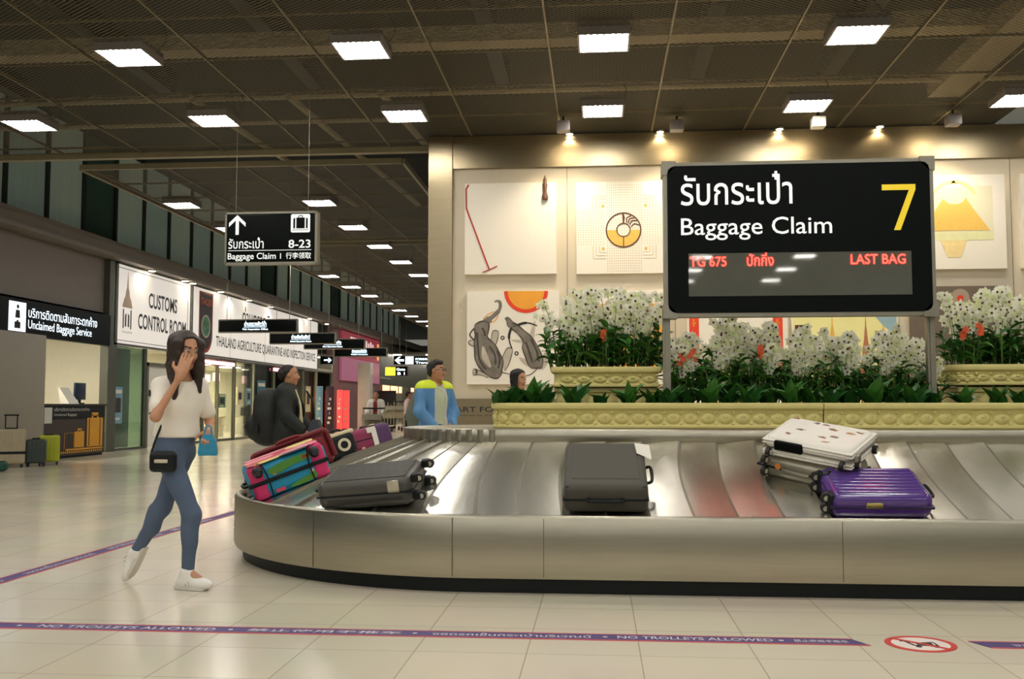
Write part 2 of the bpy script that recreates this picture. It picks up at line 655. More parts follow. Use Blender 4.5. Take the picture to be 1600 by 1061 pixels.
proto = make_light()
first = True
LIGHTS = []
for r, (y, nm) in enumerate(((11.72, 'nearest visible'), (14.5, 'second visible'))):
    for k in range(6):
        LIGHTS.append((-8.77 + 2.955 * k, y, 5.5, 'square white louvred ceiling light, %s from left in the %s row' % (ORD[k], nm), 'louvred ceiling lights over the carousel'))
for y in (8.9, 6.1, 3.3, 0.5, -2.3, -5.1, -7.9, -10.7, -13.5, -16.3, -19.1):
    for k in range(6):
        LIGHTS.append((-8.77 + 2.955 * k, y, 5.5, 'square louvred ceiling light in the rows overhead', 'louvred ceiling lights overhead'))
for k, y in enumerate((20.4, 23.3, 26.2, 29.1, 32.1, 35.1, 38.0, 40.9, 43.9, 46.8, 49.7, 52.6, 55.5)):
    for x, s in ((-8.85, 'left'), (-5.84, 'right')):
        LIGHTS.append((x, y, 5.44, 'white louvred light in the far hall, %s along the %s line' % (ORD[k], s), 'louvred lights of the far hall'))
for (x, y, z, l, g) in LIGHTS:
    if first:
        o = proto
        o.location = (x, y, z)
        o['label'] = l
        first = False
    else:
        o = dup(proto, (x, y, z), l)
    o['group'] = g

# ---- box spotlights near the art wall and wall washers in the slot
M_lens = mat('lamp_lens', (1, 0.9, 0.7), 0.3, emit=(1, 0.82, 0.55), es=14)
M_lensoff = mat('lamp_lens_dim', (0.5, 0.45, 0.35), 0.3)
for i, (x, y) in enumerate(((-.5, 14.95), (1.22, 15.05), (3.32, 15.05), (5.3, 15.1))):
    t = thing('spotlight', ['small grey box spotlight on the ceiling, leftmost of four', 'small dark box spotlight above the display board', 'small white glowing box spotlight on the ceiling', 'small dark box spotlight, rightmost of four'][i], 'spotlight', (x, y, 5.56), 0, 'box spotlights near the art wall')
    MB().rbox((0, 0, -.16), (.2, .2, .16), .015, 2).build('body', M_white if i == 2 else M_house, t)
    MB().tube([(0, 0, 0), (0, 0, -.09)], .02, 8).build('stem', M_dark, t)
    MB().bb(-.085, .085, .101, .106, -.225, -.095).build('lens', M_lens, t)
    spot('spotlight_beam', (x, y + .16, 5.4), (x, WY, 2.2), SPOT_W, (1, 0.84, 0.60), 1.9, 0.9, 0.08, t)
for i, x in enumerate((-.43, 1.02, 2.9, 4.45, 6.95)):
    t = thing('downlight', 'bright recessed downlight over the steel cornice, %s from left' % ORD[i], 'downlight', (x, WY - .14, 5.565), 0, 'downlights over the steel cornice')
    MB().tube([(0, 0, 0), (0, 0, -.03)], .07, 14).build('trim_ring', M_alu, t)
    MB().tube([(0, 0, -.025), (0, 0, -.035)], .05, 14).build('lamp', M_lens, t)
    spot('downlight_beam', (x, WY - .14, 5.51), (x, WY - .10, 3.6), WALL_W, (1, 0.80, 0.52), 2.3, 0.8, 0.03, t)

# ================================================================== LEFT SIDE: shopfronts
BEFORE = set(COL.objects)
M_post = mat('grey_post', srgb(98, 100, 90), 0.45, metal=0.5)
M_bulk = mat('bulkhead_grey', srgb(128, 118, 110), 0.6, var=0.05)
M_inner = mat('pale_wall', srgb(214, 210, 190), 0.6, var=0.04)
mb = MB().bb(LX - .3, LX, 10, 24.9, 3.38, 4.85)
struct(mb.build('wall_left', M_bulk), 'grey bulkhead above the baggage service counter', 'wall')
mb = MB().bb(LX - 2.1, LX - 1.9, 10, 25.2, 0, 3.4).bb(LX - 2, LX, 25.0, 25.15, 0, 3.4).bb(LX - 2, LX, 10, 25.2, 3.38, 3.5)
struct(mb.build('wall_left_recess', M_inner), 'pale panelled back wall of the service counter', 'wall')
mb = MB()
for y in (20.0, 21.4, 22.6, 23.55, 24.2):
    mb.bb(LX - 1.9, LX - 1.894, y - .02, y + .02, 0, 3.38)
mb.bb(LX - 1.9, LX - 1.894, 10, 25, 2.2, 2.22)
struct(mb.build('trim_6', mat('joint_grey', srgb(96, 92, 78), 0.7)), 'joints of the pale back wall', 'joint')
struct(MB().bb(LX - .05, LX + .16, 24.85, 25.3, 0, 4.85).build('trim_7', M_post), 'grey post between the counter and the customs room', 'post')
# fascia with soffit
mb = MB().bb(LX - .1, LX + .45, 10, 75, 4.86, 4.96).bb(LX - .1, LX + .40, 10, 75, 4.96, 5.16).bb(LX - .1, LX + .48, 10, 75, 5.16, 5.24)
struct(mb.build('trim_8', mat('fascia_grey', srgb(136, 126, 116), 0.5, metal=0.2)), 'grey fascia running above the shopfronts', 'fascia')
M_clear = [mat('frosted_green_glow_a', srgb(168, 184, 162), 0.5, var=0.14, scale=1.2, stretch=(1, 5, .4), emit=(.60, .74, .62), es=.030), mat('frosted_green_glow_b', srgb(140, 160, 142), 0.45, var=0.14, scale=1.2, stretch=(1, 5, .4), emit=(.60, .74, .62), es=.030), mat('dark_green_glass', srgb(70, 100, 88), 0.25)]  # faint emission put into the frosted panes in place of bounced light
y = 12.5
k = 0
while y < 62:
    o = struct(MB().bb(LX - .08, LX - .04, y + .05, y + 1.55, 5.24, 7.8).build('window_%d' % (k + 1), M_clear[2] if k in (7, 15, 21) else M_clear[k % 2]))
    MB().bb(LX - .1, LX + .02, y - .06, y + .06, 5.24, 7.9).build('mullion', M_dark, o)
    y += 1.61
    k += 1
# fascia downlights
for i, px in enumerate((232, 285, 297, 342, 387, 421, 483, 510)):
    yy = 1556 * 12.15 / (934 - px)
    t = thing('fascia_downlight', 'small white downlight under the shop fascia, %s from left' % ORD[i], 'downlight', (-12.12, yy, 4.86), 0, 'downlights under the shop fascia')
    MB().tube([(0, 0, .01), (0, 0, -.03)], .12, 12).build('ring', M_alu, t)
    MB().tube([(0, 0, -.02), (0, 0, -.036)], .095, 12).build('lamp', M_lens, t)
for i, yy in enumerate((26.5, 29.5, 33, 37, 41)):
    spot('downlight_glow', (-12.1, yy, 4.8), (-12.0, yy, 0), 25, (1, .93, .8), 2.6, .9, .05)

# unclaimed baggage sign
t = thing('service_sign', 'black illuminated sign reading Unclaimed Baggage Service above the counter', 'sign', (LX + .2, 18.0, 2.66))
MB().bb(-.16, 0, -2, 6.85, 0, .76).build('box', M_blackgloss, t)
mb = MB()
Wc = lambda yy, z: frame((.004, yy, z), *LEFTW)
mb.prism([(2.55 + .08 * sin(a), 0) for a in ()] or [(2.5, .07), (3.12, .07), (3.12, .69), (2.5, .69)], .004, 0, frame((.002, 0, 0), *LEFTW))
M_litwhite = mat('lit_white', srgb(235, 245, 255), 0.5, emit=(.75, .88, 1), es=1.1)
mb.build('pictogram_panel', M_litwhite, t)
mb = MB()
F = frame((.009, 2.5, .07), *LEFTW)
mb.prism(disc(.045, 14, .31, .52), .003, 0, F).prism([(.22, .28), (.4, .28), (.38, .45), (.24, .45)], .003, 0, F)
mb.prism([(.2, .06), (.42, .06), (.42, .2), (.2, .2)], .003, 0, F).prism([(.27, .2), (.35, .2), (.35, .235), (.27, .235)], .003, 0, F)
mb.build('pictogram', M_ink, t)
mb = MB()
put_text(mb, 'บริการติดตามสัมภาระตกค้าง', Wc(3.22, .4), w=2.95, h=.24, bold=.004)
put_text(mb, 'Unclaimed Baggage Service', Wc(3.22, .1), w=2.7, h=.25, bold=.0)
mb.build('lettering', M_litwhite, t)

# grey partition board and counter
t = thing('partition_board', 'tall grey partition board standing beside the service counter', 'partition', (-11.55, 16, 0))
MB().rbox((0, 2.3, 1.33), (.05, 5.0, 2.6), .02, 2).build('panel', mat('partition_grey', srgb(150, 142, 128), 0.6, var=.05), t)
MB().bb(-.05, .05, -.2, 4.8, 0, .04).build('foot_rail', M_dark, t)
t = thing('service_counter', 'dark counter with yellow suitcase pictures on its front', 'counter', (-11.75, 21.05, 0))
MB().bb(-.7, 0, 0, 2.75, .05, 1.16).build('body', mat('counter_brown', srgb(62, 50, 46), 0.45), t)
MB().bb(-.74, .04, -.03, 2.78, 1.16, 1.2).build('worktop', M_dark, t)
MB().bb(-.68, -.03, .02, 2.73, 0, .05).build('plinth', M_black, t)
MB().bb(0, .008, .02, 2.73, .86, 1.15).build('header_band', M_black, t)
mb = MB()
F = frame((.009, 0, 0), *LEFTW)
mb.prism([(.12, .78), (.42, .78), (.42, 1.12), (.12, 1.12)], .003, 0, F)
put_text(mb, 'บริการติดตามสัมภาระตกค้าง', frame((.011, .5, 1.04), *LEFTW), w=1.5, h=.085)
put_text(mb, 'Unclaimed Baggage', frame((.011, .5, .92), *LEFTW), w=.95, h=.07)
mb.build('header_lettering', mat('counter_white', srgb(205, 205, 195), 0.6), t)
mb = MB()
M_amber = mat('amber_print', srgb(222, 158, 44), 0.6, var=.05)
F = frame((.008, 0, 0), *LEFTW)
for (a, w, z, h) in ((1.92, .72, .22, .66), (1.38, .42, .22, .36)):
    suitcase_icon(mb, F, a, z, w, h, 0)
mb.prism([(1.02, .16), (2.66, .16), (2.66, .2), (1.02, .2)], .003, 0, F)
for i in range(22):
    mb.prism([(.72 + i * .088, .10), (.77 + i * .088, .10), (.77 + i * .088, .145), (.72 + i * .088, .145)], .003, 0, F)
for a in (.95, 1.15):
    stroke(mb, [(a, .2), (a, .55), (a + .2, .55), (a + .2, .2)], .015, .003, 0, F)
mb.build('suitcase_print', M_amber, t)
mb = MB()
F = frame((.012, 0, 0), *LEFTW)
for a in (2.0, 2.5):
    mb.prism([(a, .24), (a + .03, .24), (a + .03, .86), (a, .86)], .003, 0, F)
mb.build('print_lines', M_ink, t)
t = thing('wall_socket', 'small white socket box on the pale wall behind the counter', 'socket', (LX - 1.89, 24.28, 1.6))
MB().rbox((0, 0, 0), (.07, .14, .24), .02, 2).build('cover', M_white, t)
MB().tube([(.02, -.1, -.15), (.02, -.1, 1.7)], .015, 6).build('conduit', M_dark, t)
t = thing('document_holder', 'sloping white paper holder on the counter', 'document holder', (-12.15, 22.95, 1.2))
MB().add([(-.12, -.22, 0), (.1, -.22, 0), (.1, .22, 0), (-.12, .22, 0), (-.2, -.2, .38), (-.17, -.2, .38), (-.17, .2, .38), (-.2, .2, .38)], [(0, 3, 2, 1), (4, 5, 6, 7), (0, 1, 5, 4), (1, 2, 6, 5), (2, 3, 7, 6), (3, 0, 4, 7)]).build('sheet', M_white, t)
t = thing('monitor', 'dark blue monitor at the right end of the counter', 'monitor', (-12.2, 23.45, 1.2))
MB().rbox((0, 0, .3), (.06, .46, .4), .01, 2).build('screen', mat('monitor_blue', srgb(30, 42, 70), 0.3), t)
MB().bb(-.06, .06, -.12, .12, 0, .03).bb(-.02, .02, -.03, .03, .03, .12).build('stand', M_black, t)

# customs sign
def sign_board(name, label, y0, y1, z0, z1, x=LX + .02):
    t = thing(name, label, 'sign', (x, y0, z0))
    w, h = y1 - y0, z1 - z0
    MB().bb(0, .12, 0, w, 0, h).build('box', mat('lightbox_white', srgb(216, 208, 198), 0.5, var=.02, emit=(1, .93, .86), es=.30), t)
    mb = MB()
    for (a, b, c, d) in ((0, w, 0, .05), (0, w, h - .05, h), (0, .05, 0, h), (w - .05, w, 0, h)):
        mb.bb(-.01, .14, a, b, c, d)
    mb.build('frame', M_post, t)
    return t


M_text = mat('sign_text', srgb(34, 36, 40), 0.5)
t = sign_board('customs_sign', 'white lightbox sign reading CUSTOMS CONTROL ROOM', 25.12, 29.9, 2.72, 4.86)
mb = MB()
for a, b, c, d in ((.13, 4.57, .12, .135), (.13, 4.57, 2.0, 2.015), (.13, .145, .12, 2.0), (4.555, 4.57, .12, 2.0)):
    mb.bb(.12, .126, a, b, c, d)
put_text(mb, 'CUSTOMS', frame((.124, 1.95, 1.12), *LEFTW), w=1.85, h=.42, bold=.02)
put_text(mb, 'CONTROL ROOM', frame((.124, 1.35, .50), *LEFTW), w=3.1, h=.42, bold=.02)
mb.build('lettering', M_text, t)
mb = MB()
F = frame((.122, .72, 0), *LEFTW)
mb.prism([(-.28, 1.0), (.28, 1.0), (.2, 1.2), (.12, 1.3), (.09, 1.45), (.05, 1.5), (.02, 1.75), (0, 1.95), (-.02, 1.75), (-.05, 1.5), (-.09, 1.45), (-.12, 1.3), (-.2, 1.2)], .004, 0, F)
lab(mb.build('emblem_spire', mat('emblem_gold', srgb(206, 182, 160), 0.6), t), 'faded gold spire emblem')
mb = MB()
for sx in (-1, 1):
    mb.prism([(sx * .24, .45), (sx * .18, .45), (sx * .18, .95), (sx * .24, .95)][::sx], .004, 0, F)
    mb.prism([(sx * .12, .5), (sx * .04, .5), (sx * .04, .85), (sx * .12, .8)][::sx], .004, 0, F)
put_text(mb, 'THAI CUSTOMS', frame((.124, .45, .33), *LEFTW), w=.56, h=.05)
mb.build('emblem_gate', mat('emblem_grey', srgb(100, 96, 88), 0.6), t)

# quarantine sign
t = sign_board('quarantine_sign', 'long white lightbox sign of the agriculture quarantine service', 30.0, 43.65, 2.72, 4.86)
mb = MB()
put_text(mb, 'ด่านตรวจพืช สุวรรณภูมิ', frame((.124, 4.3, 1.05), *LEFTW), w=6.2, h=.85, bold=.01)
put_text(mb, 'THAILAND AGRICULTURE QUARANTINE AND INSPECTION SERVICE', frame((.124, 1.95, .30), *LEFTW), w=11.3, h=.40, bold=.012)
for a in (3.2, 6.7, 10.2):
    mb.bb(.12, .123, a, a + .008, .05, 2.08)
mb.build('lettering', M_text, t)
sh = [(-.55, .95), (.55, .95), (.55, -.35)] + [(.55 * cos(a), -.35 + .6 * sin(a)) for a in np.linspace(0, -pi, 15)[1:-1]] + [(-.55, -.35)]
F = frame((.122, 1.08, 1.05), *LEFTW)
lab(MB().prism(sh, .004, 0, F).build('shield_rim', mat('shield_orange', srgb(166, 62, 34), 0.5), t), 'orange rim of the shield emblem')
mb = MB().prism([(x * .86, y * .9 + .03) for x, y in sh], .008, 0, F)
lab(mb.build('shield_field', mat('shield_black', srgb(38, 26, 26), 0.5), t), 'black field of the shield emblem')
mb = MB()
put_text(mb, 'TAQIS', frame((.134, 1.08, 1.55), *LEFTW), w=.86, h=.26, bold=.03, centre=True)
lab(mb.build('shield_lettering', mat('shield_text', srgb(190, 84, 50), 0.5), t), 'orange TAQIS letters on the shield')
mb = MB()
ring(mb, .31, .36, .01, 0, F, cy=-.12)
mb.prism(disc(.30, 28, 0, -.12), .010, 1, F)
for (a, b) in ((0, 0), (.12, -.1), (-.12, .05), (.02, -.17), (-.05, .14), (.13, .1)):
    mb.prism(disc(.06, 9, a, -.12 + b), .013, 2, F)
lab(mb.build('shield_roundel', [mat('roundel_ring', srgb(190, 190, 170), .5), mat('roundel_green', srgb(80, 132, 92), .5), mat('roundel_dark', srgb(44, 88, 58), .5)], t), 'green roundel on the shield')

# shopfront glass, door and interiors
G_green = glass('green_glass', (.50, .66, .55), .22)
G_clear = glass('clear_glass', (.86, .88, .82), .10)
mb = MB().bb(LX - 5.2, LX - 5.0, 25.2, 62, 0, 3.4).bb(LX - 5, LX, 46.5, 46.7, 0, 3.4).bb(LX - 5.2, LX - .02, 25.2, 60, 2.74, 2.84).bb(LX - 5, LX - .02, 30.2, 30.3, 0, 2.8)
struct(mb.build('wall_left_shop', M_inner), 'pale rooms behind the shop glass', 'wall')
o = struct(MB().bb(LX - .03, LX, 25.3, 27.2, .06, 2.7).build('window_31', G_green), 'green glass panel left of the white door', 'window')
MB().bb(LX - .05, LX + .03, 25.3, 27.2, 0, .06).bb(LX - .05, LX + .03, 27.16, 27.3, 0, 2.72).build('frame', M_post, o)
MB().bb(LX - .4, LX - .36, 25.4, 27.1, .05, 2.7).build('backing', mat('green_backing', srgb(150, 168, 146), .6), o)
o = struct(MB().bb(LX - .08, LX - .02, 27.42, 28.75, .02, 2.26).build('door_1', mat('white_door', srgb(244, 240, 228), .4, var=.02)), 'white door in the customs shopfront', 'door')
MB().bb(LX - .1, LX + .04, 27.3, 27.42, 0, 2.36).bb(LX - .1, LX + .04, 28.75, 28.9, 0, 2.36).bb(LX - .1, LX + .04, 27.3, 28.9, 2.26, 2.36).build('frame', M_alu, o)
MB().tube([(LX, 27.58, .95), (LX + .07, 27.58, .98), (LX + .07, 27.58, 1.25), (LX, 27.58, 1.28)], .02, 8).build('handle', M_dark, o)
MB().bb(LX - .02, LX, 27.5, 27.66, 1.42, 1.6).build('lock_plate', M_dark, o)
bays = [(28.9, 31.3), (31.3, 32.5), (32.5, 34.0), (34.0, 35.9), (35.9, 38.2), (38.2, 39.9), (39.9, 42.0), (42.0, 44.0), (44.0, 46.5)]
for i, (a, b) in enumerate(bays):
    o = struct(MB().bb(LX - .03, LX - .01, a + .05, b - .05, .08, 2.66).build('window_%d' % (32 + i), G_clear))
    MB().bb(LX - .06, LX + .04, b - .05, b + .05, 0, 2.72).bb(LX - .06, LX + .03, a, b, 2.66, 2.72).bb(LX - .06, LX + .03, a, b, 0, .08).build('frame', M_alu if i % 2 else M_post, o)
# pink neon above the doors and room lamps
M_pink = mat('pink_neon', (1, .35, .42), .4, emit=(1, .28, .36), es=3.0)
M_roomlamp = mat('room_lamp', (1, .95, .85), .4, emit=(1, .92, .78), es=42)
for i, (a, b) in enumerate(((31.3, 33.8), (38.0, 40.8))):
    t = thing('pink_light_bar', ['pink light bar over the nearer glass doors', 'pink light bar over the farther glass doors'][i], 'light', (LX + .04, a, 2.5))
    MB().bb(0, .05, 0, b - a, 0, .11).build('tube', M_pink, t)
    MB().bb(-.03, 0, -.03, b - a + .03, -.03, .14).build('backplate', M_alu, t)
for i, (y, z, w, h) in enumerate(((32.2, 1.95, .9, .25), (33.4, 2.0, .55, .28), (36.2, 1.98, .5, .28), (40.2, 1.9, .5, .5), (38.6, 1.9, .35, .5))):
    t = thing('pink_sign', 'glowing pink sign inside the shop glass, %s from left' % ORD[i], 'sign', (LX - .5, y, z), 0, 'pink signs inside the shop')
    MB().rbox((0, w / 2, h / 2), (.05, w, h), .02, 2).build('panel', mat('pink_lit', (1, .7, .7), .4, emit=(1, .55, .55), es=2.2), t)
    MB().tube([(0, w / 2, h), (0, w / 2, 2.74 - z)], .012, 6).build('hanger', M_dark, t)
for y in (21.5, 27.5, 31, 33.5, 36.5, 39.5, 42.5, 45):
    x = LX - 1.0 if y < 25 else LX - 2.3
    z = 3.36 if y < 25 else 2.72
    t = thing('room_light', 'ceiling light in the room behind the shop glass', 'ceiling light', (x, y, z), 0, 'lights in the rooms behind the glass')
    MB().bb(-.3, .3, -.6, .6, -.03, .02).build('diffuser', M_roomlamp, t)
    MB().bb(-.34, .34, -.64, .64, -.02, .02).build('frame', M_alu, t)
# posters and display stands in the shop
M_posters = [mat('poster_blue', srgb(120, 160, 180), .5, var=.4, scale=4), mat('poster_green', srgb(90, 130, 90), .5, var=.5, scale=5), mat('poster_cream', srgb(215, 205, 160), .5, var=.3, scale=4), mat('poster_teal', srgb(60, 110, 130), .5, var=.5, scale=5)]
for i, (y, z, w, h, k, l) in enumerate(((25.5, .7, .45, .95, 0, 'pale blue poster on the green glass panel'), (32.6, 1.1, .6, .45, 1, 'green picture poster behind the nearer glass door'), (34.3, 1.2, .5, .6, 2, 'cream notice on the shop glass'), (35.2, 1.2, .45, .6, 0, 'light blue notice behind the shop glass'), (36.3, .85, .9, 1.25, 3, 'tall teal poster on the shop glass beside the backpack'), (42.4, .9, .7, 1.1, 2, 'cream poster at the far end of the shop glass'))):
    t = thing('poster', l, 'poster', (LX + .012, y, z))
    MB().bb(0, .006, 0, w, 0, h).build('sheet', M_posters[k], t)
    mb = MB()
    mb.bb(.006, .010, w * .1, w * .9, h * .82, h * .92).bb(.006, .010, w * .15, w * .7, h * .1, h * .16)
    mb.bb(.006, .010, w * .2, w * .8, h * .3, h * .7, 1)
    mb.build('print', [M_white, M_dark], t)
for i, (y, w) in enumerate(((30.6, 1.0), (32.8, 1.2), (35.0, 1.5), (37.4, 1.2), (41, 1.6))):
    t = thing('shop_desk', 'pale desk inside the glass room, %s from left' % ORD[i], 'desk', (LX - 2.4, y, 0), 0, 'desks inside the glass rooms')
    MB().bb(-.35, .35, 0, w, .7, .75).build('top', mat('desk_wood', srgb(205, 180, 130), .5), t)
    MB().bb(-.33, .3, .02, w - .02, 0, .7).build('body', M_inner, t)
    MB().bb(-.1, 0, w * .3, w * .6, .75, 1.1).build('screen', M_dark, t)

# red shop sign and pillars
t = thing('shop_sign', 'big red and magenta shop sign beyond the hanging boards', 'sign', (LX + .03, 47.8, 2.4))
lab(MB().bb(0, .12, 0, 8.3, 1.15, 2.4).build('upper_panel', mat('shop_red', srgb(150, 44, 58), .5, emit=(.6, .08, .12), es=.16), t), 'deep red upper panel')
lab(MB().bb(0, .12, 0, 8.3, 0, 1.13).build('lower_panel', mat('shop_magenta', srgb(172, 96, 124), .5, emit=(.6, .22, .34), es=.16), t), 'magenta lower panel')
mb = MB()
mb.bb(.12, .13, 1.6, 3.0, 1.5, 2.2).bb(.12, .13, 3.3, 7.2, 1.5, 1.75)
for k in range(7):
    mb.bb(.12, .13, 3.4 + k * .5, 3.7 + k * .5, 1.85, 2.1 + .1 * (k % 2))
mb.build('logo', mat('logo_pink', srgb(232, 190, 190), .5, emit=(1, .7, .7), es=.4), t)
MB().bb(.12, .13, 7.6, 8.1, 1.3, 2.2).build('flame_mark', mat('logo_amber', srgb(226, 150, 70), .5, emit=(1, .5, .15), es=.4), t)
M_adred = mat('advert_red', srgb(205, 30, 30), .4, emit=(1, .06, .05), es=.9)
M_advert = mat('advert_maroon', srgb(58, 28, 44), .4)
for i, (px, pw, y, z, m, l) in enumerate(((502, 9, 40, 1.9, M_posters[0], 'pale poster pillar beside the walking man'), (518, 11, 42.5, 1.95, M_advert, 'dark maroon advertising pillar with white print'), (533, 8, 46, 1.85, M_adred, 'slim glowing red advertising pillar'), (543, 9, 47.6, 1.85, M_adred, 'second glowing red advertising pillar beside the white column'))):
    x = -(934 - px) * y / 1556
    w = pw * y / 1556
    t = thing('advert_pillar', l, 'pillar', (x, y, 0))
    MB().rbox((0, 0, z / 2 + .05), (w, .16, z), .02, 2).build('panel', m, t)
    MB().bb(-w / 2 - .03, w / 2 + .03, -.12, .12, 0, .08).build('foot', M_dark, t)
    mb = MB()
    for k in range(6):
        mb.bb(-w * .3 + (k % 3) * .04, w * .05 + (k % 2) * w * .2, -.086, -.081, .4 + k * .2, .5 + k * .2)
    mb.build('print', M_white, t)
struct(MB().rbox((-10.95, 47.2, 1.6), (.6, .6, 3.2), .04, 2).build('column_1', mat('column_white', srgb(205, 192, 182), .5)), 'white square column below the red shop sign', 'column')
struct(MB().bb(LX - .3, LX - .0, 46.7, 57, 0, 4.86).build('wall_left_red', mat('mauve_wall', srgb(150, 112, 112), .5)), 'mauve shop wall below the red sign', 'wall')

# far end
struct(MB().bb(-30, 2, 80, 80.3, 0, 6).build('wall_far', mat('far_wall', srgb(120, 122, 112), .5)), 'grey wall at the far end of the hall', 'wall')
struct(MB().bb(-30, -9.3, 60, 80, 4.3, 4.4).build('ceiling_low', mat('low_ceiling', srgb(120, 116, 104), .4)), 'low ceiling at the far end of the hall', 'ceiling')
struct(MB().bb(LX - .3, LX - .1, 57, 75, 2.4, 5).build('wall_left_far', mat('far_panel', srgb(126, 128, 118), .4)), 'grey panels of the farthest shopfront', 'wall')
M_farlamp = mat('far_lamp', (1, .95, .85), .4, emit=(1, .93, .8), es=7)
k = 0
for y in np.arange(61, 79, 2.2):
    for x in (-20.5, -18.3, -16.2, -14.4, -12.6, -10.6):
        tag(MB().bb(-.35, .35, -.12, .12, -.05, 0).build('strip_light', M_farlamp, None, (x + (k % 3) * .25, float(y), 4.29)), 'small white strip light under the low far ceiling', 'ceiling light', 'strip lights under the low far ceiling')
        k += 1
M_warm = mat('warm_window', (1, .6, .35), .4, emit=(1, .50, .25), es=1.3)
M_cool = mat('cool_window', (.7, .9, 1), .4, emit=(.65, .85, .95), es=1.1)
for i, (x0, x1, z0, z1, m, l) in enumerate(((-17.3, -15.3, 2.2, 3.2, M_warm, 'warm orange lit window at the far end, left one'), (-15.0, -14.0, 2.3, 3.1, M_warm, 'warm orange lit window at the far end, right one'), (-14.6, -13.9, 3.3, 4.2, M_cool, 'tall cool lit panel at the far end'), (-13.8, -12.6, 2.0, 4.1, M_cool, 'wide cool lit shop window at the far end'))):
    t = thing('lit_window', l, 'window', (x0, 79.9, z0))
    MB().bb(0, x1 - x0, 0, .08, 0, z1 - z0).build('pane', m, t)
    mb = MB()
    for q in range(4):
        mb.bb((x1 - x0) * q / 3 - .03, (x1 - x0) * q / 3 + .03, -.04, 0, 0, z1 - z0)
    mb.build('mullion', M_dark, t)
for i, (x, y) in enumerate(((-13.4, 70), (-10.2, 66))):
    struct(MB().rbox((x, y, 2.2), (.55, .55, 4.4), .05, 2).build('column_%d' % (i + 2), M_alu), 'grey column at the far end, %s one' % ['left', 'right'][i], 'column')
t = thing('notice_board', 'dark grey board standing behind the parked trolleys', 'board', (-10.9, 51.5, 0))
MB().rbox((0, 0, 1.0), (1.1, .08, 1.9), .02, 2).build('panel', M_dark, t)
MB().bb(-.5, .5, -.2, .2, 0, .06).build('foot', M_black, t)

for o in [o for o in COL.objects if o not in BEFORE and o.parent is None]:
    o.location.y -= .85
# ================================================================== HANGING SIGNS
def hanging(name, label, x0, x1, y, z0, z1, top, thick=.12, rim=True):
    t = thing(name, label, 'sign', (x0, y, z0))
    w, h = x1 - x0, z1 - z0
    MB().rbox((w / 2, 0, h / 2), (w - .03, thick, h - .03), .035, 3).build('panel', M_blackgloss, t)
    if rim:
        mb = MB()
        mb.bb(0, w, -thick / 2 + .015, thick / 2 + .02, -.012, .02).bb(0, w, -thick / 2 + .015, thick / 2 + .02, h - .02, h + .01)
        mb.bb(-.01, .018, -thick / 2 + .015, thick / 2 + .02, 0, h).bb(w - .018, w + .02, -thick / 2 + .015, thick / 2 + .02, 0, h)
        mb.build('frame', M_alu, t)
    for f in (.1, .9):
        MB().tube([(w * f, 0, h), (w * f, 0, top - z0)], .004 if y < 20 else .010, 6).build('suspension_wire', M_alu, t)
    return t


t = hanging('direction_sign', 'black hanging sign with arrow reading Baggage Claim 8-23', -5.12, -3.84, 13.3, 3.11, 3.82, 5.58)
mb = MB()
F = frame((0, -.062, 0), *FRONT)
mb.prism([(.15, .40), (.195, .40), (.195, .60), (.29, .51), (.29, .565), (.173, .675), (.055, .565), (.055, .51), (.15, .60)], .002, 0, F)
put_text(mb, 'รับกระเป๋า', frame((.05, -.064, .205), *FRONT), w=.50, h=.155, bold=.01)
put_text(mb, '8-23', frame((.90, -.064, .205), *FRONT), w=.31, h=.115, bold=.015)
mb.bb(.05, 1.22, -.064, -.062, .175, .182)
put_text(mb, 'Baggage Claim', frame((.045, -.064, .03), *FRONT), w=.68, h=.115, bold=.01)
mb.bb(.785, .797, -.064, -.062, .06, .135)
put_text(mb, '行李领取', frame((.865, -.064, .055), *FRONT), w=.355, h=.09, bold=.012)
mb.build('lettering', M_sign_white, t)
mb = MB()
c = [(.93 + .27 * a, .42 + .255 * b) for a, b in ((.06, 0), (.94, 0), (1, .06), (1, .94), (.94, 1), (.06, 1), (0, .94), (0, .06))]
mb.prism(c, .002, 0, F)
mb.build('pictogram_panel', M_sign_white, t)
mb = MB()
F2 = frame((0, -.066, 0), *FRONT)
mb.prism([(.965, .475), (.99, .475), (.99, .625), (.965, .61)], .002, 0, F2).prism([(1.008, .475), (1.125, .475), (1.125, .625), (1.008, .625)], .002, 0, F2)
mb.prism([(1.143, .475), (1.168, .475), (1.168, .61), (1.143, .625)], .002, 0, F2)
stroke(mb, [(1.04, .625), (1.04, .65), (1.093, .65), (1.093, .625)], .012, .002, 0, F2)
mb.bb(.95, 1.18, -.068, -.066, .452, .458)
mb.build('pictogram', M_blackgloss, t)
BL = [(-11.42, -9.0, 29.2, 'ด่านตรวจสัตว์น้ำ', 'Fish Inspection Office', 'nearest of the four black blade signs, Fish Inspection Office'),
      (-11.72, -9.33, 34.8, 'ด่านกักกันสัตว์', 'Animal Quarantine Station', 'second black blade sign, Animal Quarantine Station'),
      (-11.42, -9.02, 38.0, 'ด่านตรวจพืช', 'Plant Quarantine Station', 'third black blade sign, Plant Quarantine Station'),
      (-11.82, -9.43, 44.0, 'ด่านตรวจสัตว์ป่า', 'Wildlife Checkpoint', 'farthest black blade sign, Wildlife Checkpoint')]
M_bluewhite = mat('lit_bluewhite', srgb(220, 240, 255), .5, emit=(.7, .88, 1), es=1.6)
